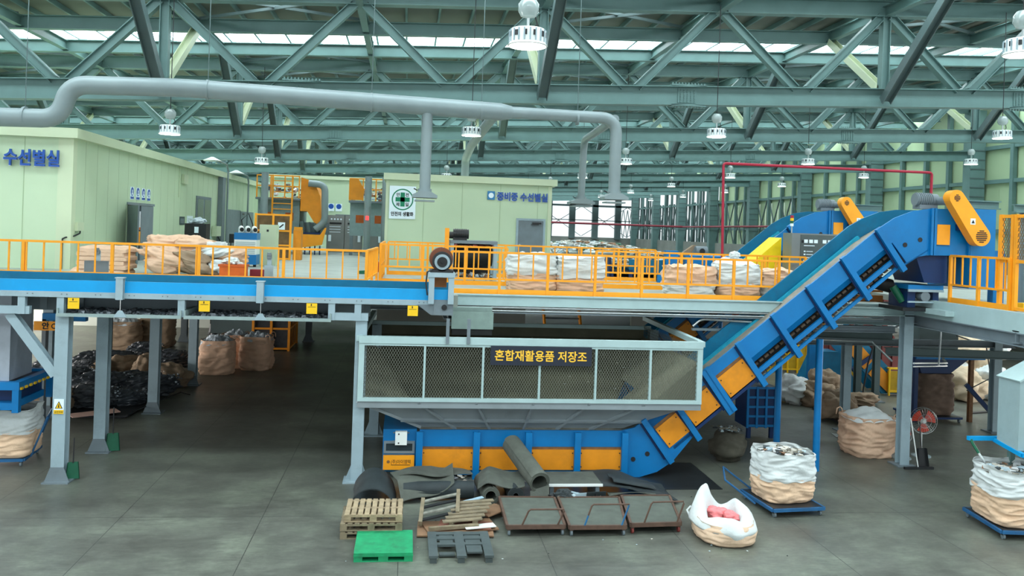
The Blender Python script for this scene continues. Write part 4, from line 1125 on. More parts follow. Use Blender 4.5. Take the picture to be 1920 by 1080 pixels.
# =============== THINGS ON THE DECK ===============
# folded bags and the crumpled pile
SKN = ['lowest of the stack', 'second from below in the stack', 'third from below in the stack', 'fourth from below in the stack', 'fifth from below in the stack', 'topmost of the stack']
z = D
for i in range(6):
    th_ = .2 if i == 0 else .115
    w_ = 1.36 if i == 0 else 1.2
    sx = -8.06 + (-.10 if i == 0 else .05*((i % 2)-.5)) + .0
    mb = MB()
    def fn(u, v, i=i, sx=sx, z=z, th_=th_, w_=w_):
        e_ = min(u, 1-u, v, 1-v); ed = min(1, e_*9)**.5
        return Vector((sx+(u-.5)*w_, 24.3+(v-.5)*1.0, z+th_*(.35+.65*ed)+.02*nz3(u*3, v*3, i, 2, i)))
    mb.sheet(fn, 22, 16, th_*.9 if i == 0 else th_*.8)
    o = mb.build('folded_bag', TAN, None, (sx, 24.3, z), smooth=True)
    tag(o, 'flat folded tan bulk bag on the deck, ' + SKN[i], 'bag', 'folded bags stacked on the deck')
    z += th_*.98
PILE = [(-6.5, 24.5, .40, .70, .5, .30, TAN, 'crumpled tan bag low in the heap behind the grey control box'), (-6.15, 24.9, .78, .8, .5, .26, TAN, 'crumpled pinkish tan bag forming the peak of the heap'), (-5.5, 24.75, .62, .70, .5, .24, WBAG, 'crumpled white bag high in the middle of the heap'),
        (-5.75, 24.25, .30, .7, .40, .28, TAND, 'brown crumpled bag at the foot of the heap'), (-4.95, 24.3, .26, .42, .40, .26, WBAG, 'white crumpled bag at the end of the heap by the orange crate'), (-4.95, 24.75, .5, .45, .40, .22, TAN, 'tan bag on the end of the heap next to the blue cooler'), (-6.85, 25.2, .72, .5, .4, .26, TAN, 'tan bag folded over the stack side of the heap')]
for k, (x, y, zc, rx, ry, rz2, m_, lb) in enumerate(PILE):
    mb = MB(); blob(mb, (x, y, D+zc), rx, ry, rz2, seed=k+2, amp=.62, freq=1.0, nu=84, nv=48, flat=D+.01, stretch=(1.2, 2.0, 2.2), tilt=.25*((k % 3)-1), ridge=True)
    o = mb.build('crumpled_bag', m_, None, (x, y, D), smooth=True); tag(o, lb, 'bag', 'crumpled bags in the heap on the deck')
# control pedestals
for x, y, lb, w_ in ((-7.08, 20.7, 'grey control box on a post before the folded bags', .26), (-3.25, 20.9, 'slim grey control pedestal on the deck behind the railing', .10)):
    p = thing('control_pedestal', lb, 'control box', (x, y, D), 'control pedestals on the deck')
    MB().box(x-.05, x+.05, y-.04, y+.04, D, D+.75).build('post', GREY, p)
    MB().box(x-w_, x+w_, y-.09, y-.03, D+.25, D+.52).build('panel_box', GREYD if w_ > .2 else GREY, p)
    MB().cyl((x, y-.06, D+.75), (x, y-.06, D+.82), .05, 12).box(x-.05, x+.05, y-.08, y, D+.68, D+.78).build('button', GREYD, p)
# crate
p = thing('crate', 'low orange plastic crate on the deck beside the crumpled bags', 'crate', (-4.6, 23.7, D))
MB().box(-4.95, -4.3, 23.5, 24.0, D, D+.36).build('crate_body', mat('crate_orange', (206, 92, 22), .5, var=.1, dirt=.2), p)
MB().box(-4.98, -4.27, 23.47, 24.03, D+.32, D+.38).build('rim', mat('crate_orange'.replace('crate_orange', 'crate_rim'), (184, 78, 20), .5), p)
p = thing('rags', 'white crumpled rag lying on the orange crate', 'rag', (-4.7, 23.7, D+.38))
mb = MB(); blob(mb, (-4.7, 23.72, D+.46), .2, .16, .1, 3, .5, 2.2, flat=D+.385); mb.build('cloth', WBAG, p)
p = thing('crate', 'low dark red crate under the blue cooler', 'crate', (-4.0, 24.4, D))
MB().box(-4.3, -3.75, 24.3, 24.6, D, D+.22).build('crate_body', mat('crate_red', (120, 28, 40), .5), p)
# portable cooler with three ducts
p = thing('portable_cooler', 'blue and white portable air cooler with three curved outlets', 'air cooler', (-5.45, 30, D))
MB().box(-5.83, -5.08, 29.8, 30.5, D+.08, D+.42).build('lower_body', BLUE, p)
MB().box(-5.82, -5.09, 29.8, 30.5, D+.42, D+.92).build('grille_body', WHITE, p)
gl = MB()
for i in range(7): gl.box(-5.78, -5.13, 29.785, 29.8, D+.46+i*.06, D+.48+i*.06)
gl.build('grille', GREY, p)
MB().box(-5.83, -5.08, 29.8, 30.5, D+.92, D+1.15).build('top_cap', BLUE, p)
for dx in (-.22, 0, .22):
    MB().tube(bend([(-5.45+dx, 30.1, D+1.12), (-5.45+dx, 30.1, D+1.32), (-5.35+dx, 29.75, D+1.26)], 5), .085, 14).build('outlet_duct', WHITE, p, smooth=True)
    MB().cyl((-5.35+dx, 29.745, D+1.26), (-5.349+dx, 29.735, D+1.258), .07, 14).build('outlet_mouth', BLACK, p)
for dx in (-.3, .3): MB().cyl((-5.45+dx, 29.95, D), (-5.45+dx, 29.95, D+.08), .05, 10).build('caster', BLACK, p)
p = thing('cabinet', 'beige steel cabinet beside the blue cooler', 'cabinet', (-4.95, 31, D))
MB().box(-5.2, -4.62, 31, 31.6, D, D+1.45).build('cabinet_body', CREAMT, p)
MB().box(-5.18, -4.64, 30.985, 31, D+.62, D+1.42).box(-5.18, -4.64, 30.985, 31, D+.04, D+.58).build('door', CREAMT, p)
MB().box(-4.95, -4.88, 30.97, 30.985, D+1.2, D+1.28).build('lock', BLACKM, p)
# black cabinet and small compressor by the wall
p = thing('monitor_cabinet', 'black square cabinet with a white sticker before the long room wall', 'cabinet', (-8.6, 36.5, D))
MB().box(-9.05, -8.2, 36.2, 36.9, D+.55, D+1.38).build('cabinet_body', BLACKM, p)
MB().box(-8.66, -8.5, 36.18, 36.2, D+1.0, D+1.25).build('sticker', SIGNW, p)
MB().box(-9.0, -8.25, 36.25, 36.85, D, D+.55).build('stand', BLACKM, p)
mb = MB(); blob(mb, (-8.6, 36.5, D+1.48), .3, .25, .14, 5, .4, 2, flat=D+1.385); o = mb.build('plastic_bag', CLEAR, None, (-8.6, 36.5, D+1.38)); tag(o, 'pale crumpled plastic bag on top of the black cabinet', 'bag')
p = thing('pressure_washer', 'small black machine with a hose standing before the grey double door', 'machine', (-7.7, 40, D))
MB().box(-8.0, -7.3, 39.8, 40.3, D+.55, D+.95).build('motor_box', BLACKM, p)
MB().box(-7.75, -7.5, 39.78, 39.8, D+.62, D+.85).build('label_plate', SIGNW, p)
for dx in (-.28, .28): MB().box(-7.65+dx-.02, -7.65+dx+.02, 39.85, 39.89, D, D+.6).build('leg', BLACKM, p)
MB().tube([(-7.4, 39.9, D+.9), (-7.5, 39.9, D+1.6), (-7.2, 39.9, D+1.9), (-7.0, 39.9, D+1.4), (-6.9, 39.9, D+.6), (-6.7, 39.9, D)], .025, 8).build('hose', BLACKM, p, smooth=True)
# extinguisher
p = thing('fire_extinguisher', 'red fire extinguisher standing at the corner of the pit railing', 'fire extinguisher', (-1.0, 28.8, D))
MB().lathe([(.08, 0), (.09, .02), (.09, .3), (.05, .38), (.03, .40)], (-1.0, 28.8, D), 16).build('cylinder_body', RED, p, smooth=True)
MB().box(-1.03, -.94, 28.78, 28.82, D+.40, D+.47).build('valve', BLACKM, p)
p = thing('dustpan', 'dark green dustpan lying beside the fire extinguisher', 'dustpan', (-1.35, 27.5, D))
MB().prism([(-1.55, D), (-1.2, D), (-1.25, D+.12), (-1.5, D+.1)], 27.4, 27.6).build('pan', GREEN, p)
# sorting machines with orange galleries
def tower(x0, x1, y, label, ladder=True):
    t = thing('sorting_machine', label, 'machine', ((x0+x1)/2, y, D), 'grey sorting machines with orange galleries')
    BODY = mat('machine_grey', (128, 150, 150), .5, var=.06, dirt=.15)
    MB().box(x0, x1, y, y+3, D+1.0, 6.65).build('machine_body', BODY, t)
    MB().box(x0-.05, x1+.05, y-.5, y+3, 6.62, 6.72).build('gallery_floor', GREYD, t)
    for x in (x0, x0+(x1-x0)*.33, x0+(x1-x0)*.66, x1):
        MB().box(x-.03, x+.03, y-.48, y-.42, 6.7, 7.85).build('gallery_post', ORANGE, t)
    for z in (7.82, 7.3): MB().box(x0, x1, y-.47, y-.43, z-.03, z+.03).build('gallery_rail', ORANGE, t)
    litter(60, lambda: (random.uniform(x0, x1), y+random.uniform(.5, 2.5), random.uniform(6.75, 7.4)), DEBRIS, .06, .22, 'clutter', t, 1)['kind'] = 'stuff'
    for x in (x0+.5, x1-.5): MB().box(x-.2, x+.2, y-.02, y, 5.6, 6.0).build('rust_panel', mat('rust_orange', (170, 84, 30), .7), t)
    if ladder:
        for dx in (0, .95): MB().box(x0+.75+dx, x0+.83+dx, y-.62, y-.54, 5.2, 7.85).build('ladder_rail', ORANGE, t)
        for i in range(9): MB().box(x0+.8, x0+1.75, y-.6, y-.56, 5.3+i*.28, 5.34+i*.28).build('ladder_rung', ORANGE, t)
    for x in (x0+.1, x1-.1): MB().box(x-.08, x+.08, y+.05, y+.2, D, D+1.0).build('machine_leg', GREYD, t)
    return t
t1 = tower(-7.5, -5.45, 44, 'grey sorting machine with an orange ladder and gallery beside the long room')
MB().prism([(-5.4, 7.8), (-4.75, 7.6), (-4.45, 6.9), (-4.3, 5.3), (-4.7, 5.55), (-5.05, 6.1), (-5.4, 6.1)], 43.8, 46).build('orange_hopper', ORANGED, t1)
MB().box(-5.4, -4.1, 43.9, 45.5, 4.95, 5.55).build('drum_housing', GREYD, t1)
for i in range(4): MB().cyl((-5.3+i*.3, 43.8, 5.6-.05*i), (-5.2+i*.3, 43.8, 4.9), .12, 10).build('hose_stub', STEELD, t1)
MB().tube(bend([(-5.0, 43.6, 7.5), (-4.2, 43.6, 7.45), (-4.15, 43.6, 5.6), (-4.6, 43.6, 5.2)], 6), .17, 14).build('bent_duct', DUCT, t1, smooth=True)
MB().prism([(-5.4, 4.25), (-4.2, 4.45), (-4.0, 5.3), (-4.08, 5.3), (-4.3, 4.95), (-5.4, 4.95)], 43, 43.1).build('orange_skirt', ORANGE, t1)
MB().box(-5.55, -5.15, 42.9, 43, D, 5.3).build('orange_panel', ORANGE, t1)
for i in range(5): MB().box(-5.3+i*.24, -5.24+i*.24, 43.1, 43.2, D, 4.4).build('machine_leg', NAVY, t1)
MB().box(-5.45, -4.3, 43.4, 43.6, 4.85, 5.05).build('blue_bin', NAVY, t1)
t2 = tower(-2.95, -1.0, 44, 'grey sorting machine with an orange gallery half hidden by the room with the green cross', ladder=False)
MB().prism([(-3.0, 7.82), (-2.55, 7.82), (-2.25, 7.3), (-2.3, 6.75), (-3.0, 6.75)], 43.5, 43.6).build('orange_panel', ORANGED, t2)
for k, (x, y, lb) in enumerate(((-6.95, 42.5, 'upright grey pipe before the orange ladder'), (-2.0, 42.5, 'upright grey pipe with a red beacon behind the stainless cabinets'), (-1.2, 42.5, 'upright grey pipe beside the room with the green cross'))):
    o = thing('vent_pipe', lb, 'pipe', (x, y, 4), 'upright grey pipes')
    MB().cyl((x, y, D), (x, y, 7.9), .17 if k < 2 else .13, 14).build('pipe_body', DUCT, o, smooth=True)
    if k == 1: MB().cyl((x, y-.2, 5.75), (x, y-.2, 5.95), .08, 12).build('red_beacon', mat('red_beacon', (240, 60, 60), emit=1.5), o)
# cage before the first machine
p = thing('machine_cage', 'orange framed mesh cage with a white notice before the ladder machine', 'cage', (-5.5, 36, D))
for x in (-6.2, -5.5, -4.8): MB().box(x-.04, x+.04, 35.96, 36.04, D, 5.85).build('cage_post', ORANGE, p)
for z in (D+.05, 4.55, 5.15, 5.8): MB().box(-6.2, -4.8, 35.97, 36.03, z-.035, z+.035).build('cage_bar', ORANGE, p)
MB().box(-6.15, -4.85, 36.1, 36.12, D+.05, 5.8).build('cage_panel', mat('cage_brown', (112, 90, 58), .6, var=.2), p)
MB().box(-5.3, -5.02, 35.94, 35.96, 5.2, 5.5).build('notice_plate', SIGNW, p)
MB().beam((-5.24, 35.93, 5.28), (-5.08, 35.93, 5.42), .02, .05, (0, 0, 1)).build('notice_mark', INK, p)
MB().box(-4.72, -4.4, 36.3, 36.9, D, 5.2).build('side_panel', ORANGED, p)
# stainless control cabinets
for k, (x0, x1, lb) in enumerate(((-4.45, -3.5, 'stainless control cabinet with a row of round gauges, beside the orange skirt'), (-3.47, -2.5, 'middle stainless control cabinet with black louvre lines'), (-2.35, -1.38, 'stainless control cabinet with a white paper, beside the pit railing'))):
    p = thing('control_cabinet', lb, 'cabinet', ((x0+x1)/2, 48, D), 'stainless control cabinets')
    MB().box(x0, x1, 48, 48.7, D, 6.0).build('cabinet_body', STAINLESS, p)
    MB().box(x0+.03, x1-.03, 47.98, 48, D+.1, 5.92).build('door', STAINLESS, p)
    g = MB()
    for i in range(4): g.cyl((x0+.25+i*.17, 47.96, 5.78), (x0+.25+i*.17, 47.98, 5.78), .05, 10)
    if k < 2: g.build('gauges', SIGNW, p)
    if k < 2:
        l = MB(); l.box(x0+.15, x1-.15, 47.965, 47.98, 5.5, 5.6); l.build('black_strip', INK, p)
        l = MB()
        for i in range(3): l.box(x0+.15, x1-.2, 47.965, 47.98, 5.05+i*.15, 5.08+i*.15)
        l.build('label_strips', SIGNW, p)
    else:
        MB().box(x0+.1, x0+.45, 47.965, 47.98, 5.3, 5.65).build('paper', SIGNW, p)
    MB().box(x1-.25 if k else x0+.1, x1-.1 if k else x0+.25, 47.95, 47.98, 4.55, 4.9).build('handle', SIGNW, p)
    MB().box(x0+.2, x1-.2, 47.96, 47.98, D+.12, D+.16).build('vent_strip', SIGNW, p)
# drum machine in the pit
p = thing('drum_separator', 'black rolling drum machine in a grey frame behind the orange railing', 'machine', (1.8, 24.5, D))
for x in (1.27, 2.52): MB().box(x-.05, x+.05, 24.4, 24.5, D, 5.13).box(x-.05, x+.05, 25.3, 25.4, D, 5.13).build('frame_post', GREY, p)
MB().box(1.22, 2.57, 24.38, 25.42, 5.07, 5.16).build('frame_top', GREYD, p)
MB().cyl((1.32, 24.95, 4.72), (2.47, 24.95, 4.72), .30, 24).build('drum', BLACK, p, smooth=True)
MB().box(1.32, 2.47, 25.35, 25.38, 4.0, 5.06).build('back_plate', BLACKM, p)
litter(60, lambda: (random.uniform(1.35, 2.45), random.uniform(24.6, 25.2), random.uniform(4.95, 5.0)), [MAROON, DEBRIS[4], DEBRIS[2], PINK], .05, .12, 'scrap_layer', p, .8)['kind'] = 'stuff'
litter(120, lambda: (random.uniform(1.35, 2.45), random.uniform(24.5, 25.2), random.uniform(4.0, 4.18)), DEBRIS, .03, .1, 'scrap_floor', p, .8)['kind'] = 'stuff'
MB().box(1.05, 1.17, 24.3, 24.42, D, 5.5).build('orange_post', ORANGE, p)
mo = MB().cyl((1.3, 24.7, 5.34), (1.75, 24.7, 5.34), .14, 16); mo.cyl((1.1, 24.7, 5.3), (1.3, 24.7, 5.3), .1, 12)
for i in range(7): mo.cyl((1.36+i*.05, 24.7, 5.34), (1.375+i*.05, 24.7, 5.34), .16, 14)
mo.box(1.3, 1.7, 24.6, 24.8, 5.16, 5.24); mo.build('motor', BLACKM, p, smooth=True)
# drive motor on a stand at the belt end
p = thing('drive_motor', 'round dark motor on a grey portal stand at the end of the blue belt', 'motor', (.74, 18.6, 3.9))
for x in (.54, .96): MB().box(x-.06, x+.06, 18.27, 18.38, 3.87, 4.47).build('stand_leg', GREY, p)
MB().box(.46, 1.04, 18.25, 18.9, 4.44, 4.54).build('stand_top', GREY, p)
MB().cyl((.75, 18.3, 4.78), (.75, 18.85, 4.78), .21, 24).build('motor_body', BLACKM, p, smooth=True)
MB().cyl((.75, 18.24, 4.77), (.75, 18.3, 4.77), .165, 24).build('motor_face', GREY, p, smooth=True)
MB().cyl((.75, 18.215, 4.77), (.75, 18.24, 4.77), .11, 20).cyl((.75, 18.2, 4.77), (.75, 18.215, 4.77), .03, 10).build('fan_cover', BLACK, p, smooth=True)
MB().cyl((.74, 18.5, 4.82), (.74, 18.9, 4.82), .255, 24).build('belt_guard', mat('rust_brown', (112, 62, 40), .6, var=.15), p, smooth=True)
MB().box(.5, 1.0, 18.3, 18.85, 4.54, 4.6).build('motor_foot', BLACKM, p)
MB().tube([(.55, 18.3, 4.6), (.44, 18.28, 4.55), (.42, 18.28, 4.3), (.46, 18.3, 4.05)], .018, 6).build('motor_lead', BLACKM, p, smooth=True)
MB().box(.6, .88, 18.7, 18.8, 4.2, 4.44).build('rust_plate', mat('rust_brown2', (150, 92, 48), .7), p)
# bags on the walkway
ton_bag('bulk_bag', 'white topped bulk bag nearest the drum machine on the walkway', 3.15, 21.45, D, 1.18, 1.0, .97, .06, .48, 1, fill='white', group='bulk bags behind the walkway railing', heap=.06, pw=3.2, taper=1.0, bulge=.05, amp=.045)
ton_bag('bulk_bag', 'white topped bulk bag with coloured print, second on the walkway', 4.36, 21.4, D, 1.2, 1.0, .93, -.03, .46, 2, fill='white', group='bulk bags behind the walkway railing', heap=.08, pw=4, amp=.045)
ton_bag('bulk_bag', 'low tan topped bulk bag beside the blue pillar on the walkway', 7.28, 21.45, D, 1.25, 1.0, .76, .04, .4, 3, body=WBAG, skirt=TAN, fill='tan', group='bulk bags behind the walkway railing', heap=.1, pw=4, amp=.045)
b4 = ton_bag('bulk_bag', 'tall tan and white bulk bag with a knotted top on the walkway', 8.55, 21.5, D, 1.15, 1.0, .86, -.05, .42, 4, body=TAN, skirt=WBAG, fill='white', group='bulk bags behind the walkway railing', heap=.24, pw=3.4, amp=.045)
mb = MB(); blob(mb, (8.5, 21.45, D+1.1), .14, .1, .09, 4, .5, 2.2); mb.build('knot', WBAG, b4, smooth=True)
ton_bag('bulk_bag', 'bulk bag half hidden by the inclined conveyor on the walkway', 9.7, 21.6, D, 1.0, 1.0, .72, .08, .42, 5, body=WBAG, skirt=TAN, fill='tan', group='bulk bags behind the walkway railing', heap=.08, amp=.045)
# blue trough with trash
p = thing('trash_trough', 'blue steel trough full of trash behind the walkway railing', 'trough', (7.7, 28.5, D))
MB().box(7.4, 8.6, 27.95, 28.0, 4.22, 4.66).build('front_plate', TEAL, p)
MB().box(6.7, 6.78, 27.9, 30, D, 4.7).build('end_plate', NAVY, p)
MB().box(6.7, 9.6, 30, 30.06, D, 4.7).build('back_plate', TEAL, p)
MB().box(6.75, 7.4, 28.02, 30, 4.18, 4.24).box(7.4, 9.6, 28.0, 30, 4.18, 4.22).build('trough_floor', BLACKM, p)
MB().box(8.6, 9.02, 27.7, 28.0, D, 5.0).build('blue_pillar', BLUE, p)
MB().prism([(8.0, D), (9.3, D), (9.3, 4.08), (8.0, 4.3)], 26.6, 26.7).build('lower_guard', BLUE, p)
for x in (6.75, 7.4): MB().box(x, x+.12, 27.9, 28.0, D, 4.3).build('trough_leg', NAVY, p)
o = litter(240, lambda: (random.uniform(6.85, 9.5), random.uniform(28.1, 29.9), random.uniform(4.3, 4.62)), DEBRIS+[WBAG], .06, .16, 'trash'); tag(o, 'mixed pale trash heaped in the blue trough', 'trash', kind='stuff')
p = thing('gear_motor', 'grey motor on a tan slanted bracket on the blue machine before the concrete wall', 'motor', (9.8, 28.2, 5.0))
MB().box(9.4, 11.6, 28.1, 30, D, 4.84).build('machine_body', BLUE, p)
MB().cyl((9.75, 28.15, 5.02), (10.15, 28.15, 5.02), .15, 16).build('motor_body', GREYD, p, smooth=True)
MB().cyl((9.95, 28.0, 5.0), (9.95, 28.12, 5.0), .10, 16).build('motor_face', BLACKM, p, smooth=True)
MB().prism([(9.25, 4.84), (9.75, 5.2), (9.85, 5.2), (9.6, 4.84)], 28.3, 28.5).build('slanted_bracket', TAND, p)
# trash heap in the bay beyond
def heap():
    x = random.uniform(8.2, 19.5); y = random.uniform(50, 66)
    top = .95*math.exp(-((x-12.2)/4.2)**2)*(1-((y-57)/13)**2)
    return (x, y, D+.03+max(.05, top)*random.uniform(.0 if top < .3 else .5, 1.0))
o = litter(2600, heap, [WBAG, WHITE, DEBRIS[0], DEBRIS[3], DEBRIS[5], DEBRIS[1], DEBRIS[4], mat('debris_g', (78, 120, 96), .7)], .10, .34, 'trash'); tag(o, 'long heap of white and mixed trash before the concrete wall', 'trash', kind='stuff')
struct(MB().box(5.5, XR-1.5, 46, 70, 3.68, 3.95).build('floor_deck', DK))
# stainless panel, signal tower and yellow chute behind the incline
p = thing('control_cabinet', 'large dark stainless control cabinet behind the inclined conveyor', 'cabinet', (11.9, 24.2, D))
DST = mat('dark_stainless', (88, 96, 94), .35, metal=.3, var=.12, scale=1.5)
MB().box(11.25, 12.95, 24.0, 24.6, D, 5.7).build('cabinet_body', STAINLESS, p)
MB().box(11.52, 12.93, 23.98, 24.0, D+.1, 5.66).build('door', DST, p)
g = MB()
for x in (11.62, 11.78, 11.93, 12.2, 12.36, 12.5, 12.65): g.box(x, x+.11, 23.965, 23.98, 5.42, 5.52)
g.build('meters', SIGNW, p)
g = MB()
for i in range(6):
    g.box(11.62, 11.67, 23.965, 23.98, 4.7+i*.09, 4.74+i*.09).box(11.7, 11.9, 23.97, 23.98, 4.71+i*.09, 4.73+i*.09)
g.box(11.62, 11.95, 23.97, 23.98, 5.33, 5.35)
g.build('switch_row', SIGNW, p)
MB().box(11.55, 11.62, 23.97, 23.98, 5.42, 5.5).build('black_meter', INK, p)
p = thing('signal_tower', 'slim signal tower with red and yellow lenses on the dark stainless cabinet', 'signal light', (11.24, 24.1, 5.7))
MB().cyl((11.28, 24.1, 5.7), (11.28, 24.1, 5.9), .02, 8).build('stem', CHROME, p)
for z, m_ in ((5.9, SIGNW), (5.98, GREEN), (6.06, YELLOW), (6.14, RED)): MB().cyl((11.28, 24.1, z), (11.28, 24.1, z+.08), .05, 12).build('lens', m_, p)
p = thing('yellow_chute', 'yellow wedge shaped chute under the second inclined conveyor', 'chute', (10.9, 24.8, 4.2))
MB().prism([(11.25, 5.55), (11.25, 4.55), (10.95, 4.3), (10.62, 4.25), (10.5, 4.55), (10.3, 4.72)], 24.7, 25.6).build('chute_body', mat('chute_yellow', (240, 206, 20), .45, var=.05), p)
MB().box(10.45, 11.3, 24.75, 25.6, D, 4.3).build('chute_base', NAVY, p)
# red sprinkler pipe
p = thing('sprinkler_pipe', 'thin dark red sprinkler pipe rising from the deck and crossing to the platform', 'pipe', (9.1, 24, D))
MB().tube([(9.15, 24, D), (9.08, 24, 7.6), (9.1, 24, 7.64), (9.14, 24, 7.66), (15.54, 24, 7.66), (15.58, 24, 7.64), (15.6, 24, 7.6), (15.6, 24, 6.85)], .04, 10).build('red_pipe', RED, p, smooth=True)
p = thing('cross_pipe', 'thin red brown pipe low along the far side wall', 'pipe', (20, 60, 7))
MB().tube([(8, 100, 6.6), (XR-1, 100, 6.6)], .12, 8).tube([(XR-1, 100, 6.6), (XR-1, 45, 6.7)], .10, 8).build('red_pipe', mat('dull_red', (132, 48, 60), .5), p, smooth=True)
# =============== THINGS ON THE FLOOR, FRONT ===============
def wood_pallet(name, label, x, y, z, w_=1.06, d=.95, rz=0, m=WOOD, group='wooden pallets in the stack'):
    t = thing(name, label, 'pallet', (x, y, z), group)
    t['_b'] = (0, 0, 0)
    n = 9
    for i in range(n):
        cx = -w_/2+.05+i*(w_-.1)/(n-1); MB().box(cx-.042, cx+.042, -d/2, d/2, .112, .132).build('top_slat', m, t)
    for yy in (-d/2+.05, 0, d/2-.05):
        MB().box(-w_/2, w_/2, yy-.05, yy+.05, .09, .112).build('cross_board', m, t)
        MB().box(-w_/2, w_/2, yy-.05, yy+.05, 0, .018).build('bottom_board', m, t)
        for xx in (-w_/2+.06, 0, w_/2-.06): MB().box(xx-.06, xx+.06, yy-.048, yy+.048, .018, .09).build('block', m, t)
    return place(t, (x, y, z), rz)
for k, (dx, rz, m_, lb) in enumerate(((0, 0, WOODD, 'weathered wooden pallet at the bottom of the stack'), (-.01, .012, WOODD, 'weathered wooden pallet second from the bottom of the stack'), (.03, -.01, WOOD, 'pale wooden pallet on top of the stack, its slats showing'))):
    wood_pallet('wooden_pallet', lb, -.46+dx, 15.62, .0+k*.142, 1.08 if k < 2 else 1.02, .98 if k < 2 else .9, rz, m_)
# green plastic pallet
t = thing('plastic_pallet', 'bright green plastic pallet on the floor in front of the wooden stack', 'pallet', (-.22, 14.65, 0))
GP = mat('green_plastic', (30, 146, 96), .5, var=.16, scale=7, dirt=.5)
MB().box(-.70, .26, 14.1, 15.16, .115, .145).build('pallet_top', GP, t)
for x0, x1 in ((-.70, -.56), (-.30, -.14), (.12, .26)):
    for y0, y1 in ((14.1, 14.3), (14.55, 14.72), (14.96, 15.16)): MB().box(x0, x1, y0, y1, .02, .115).build('block', GP, t)
MB().box(-.70, .26, 14.1, 15.16, 0, .02).build('pallet_base', GP, t)
MB().box(-.705, .265, 14.09, 14.12, .088, .114).build('front_lip', GP, t)
# black plastic pallet, broken and open
t = thing('plastic_pallet', 'dark grey broken plastic pallet with open slots on the floor', 'pallet', (1.05, 14.5, 0))
BP = mat('grey_plastic', (74, 84, 84), .5, var=.15, scale=5, dirt=.35)
gx = [.52, .66, .94, 1.0, 1.12, 1.18, 1.46, 1.58]
for x0, x1 in ((.52, .67), (.98, 1.14), (1.44, 1.59)): MB().box(x0, x1, 13.98, 15.12, .09, .13).build('top_beam', BP, t)
for y0, y1 in ((14.98, 15.115), (14.76, 14.9), (14.5, 14.6)): MB().box(.525, 1.585, y0, y1, .085, .126).build('top_beam', BP, t)
MB().box(.72, .95, 14.62, 14.98, .08, .11).build('deck_tray', BP, t)
MB().box(1.16, 1.42, 14.2, 14.98, .08, .11).build('deck_tray', BP, t)
MB().box(.7, .96, 14.22, 14.34, .03, .06).build('broken_flap', BP, t)
for x in (.54, 1.0, 1.46):
    for y in (14.0, 14.55, 15.0): MB().box(x, x+.11, y+.005, y+.1, 0, .084).build('block', BP, t)
# heap of broken pallets and boards
def board(name, label, p, q, w_, th, m, up=(0, 0, 1), cat='board', group='boards in the broken heap'):
    p, q = Vector(p), Vector(q)
    o = MB().beam(p, q, w_, th, up).build(name, m, None, (p+q)/2); return tag(o, label, cat, group)
board('board', 'brown plywood sheet at the bottom of the broken heap', (.35, 15.55, .03), (1.72, 15.5, .03), .75, .025, PLY)
board('board', 'brown plywood sheet second from the bottom, sticking out at the front', (.5, 15.42, .06), (1.76, 15.7, .06), .62, .02, PLY)
board('board', 'reddish board lying across the broken heap', (.75, 15.65, .09), (1.7, 15.5, .09), .4, .02, mat('reddish_board', (128, 82, 66), .8, var=.2, dirt=.3))
board('board', 'white laminate strip at the front of the broken heap', (1.2, 15.35, .115), (1.75, 15.48, .115), .2, .015, WHITE)
board('board', 'white laminate sheet under the grey slatted pallet', (1.3, 16.0, .17), (1.55, 16.35, .20), .3, .015, WHITE)
board('board', 'pale blue grey strip sticking up behind the grey slatted pallet', (1.25, 16.35, .26), (1.62, 16.5, .30), .1, .015, mat('pale_blue_board', (150, 176, 190), .6))
board('board', 'brown plywood piece at the back of the broken heap', (1.55, 16.1, .1), (2.0, 16.5, .12), .4, .02, PLY)
board('board', 'dark timber lying along the front of the broken heap', (.55, 15.25, .13), (1.45, 15.42, .13), .07, .06, WOODD)
t = thing('broken_pallet', 'grey slatted broken pallet tilted on top of the board heap', 'pallet', (1.1, 15.8, .2))
for i in range(6):
    a = Vector((.80+.055*i, 15.42+.14*i, .20+.022*i)); c = a+Vector((.72, .10, .02)); MB().beam(a, c, .12, .022).build('slat', WOODD, t)
MB().beam((.95, 15.4, .16), (1.22, 16.2, .27), .08, .07).build('stringer', WOODD, t); MB().beam((1.38, 15.45, .17), (1.62, 16.2, .28), .08, .07).build('stringer', WOODD, t)
t = thing('broken_pallet', 'dark painted broken pallet leaning beside the grey slatted one', 'pallet', (.75, 15.9, .2))
for i in range(4):
    a = Vector((.38+.02*i, 15.6+.2*i, .16+.05*i)); c = a+Vector((.72, .18, .10)); MB().beam(a, c, .1, .025).build('slat', mat('pale_stained_slat', (128, 128, 118), .8, var=.4, scale=8, dirt=.5) if i % 2 else BLACKM, t)
MB().beam((.40, 15.52, .13), (.46, 16.3, .32), .07, .09).build('stringer', WOODD, t); MB().beam((1.08, 15.72, .24), (1.14, 16.5, .42), .07, .09).build('stringer', WOODD, t)

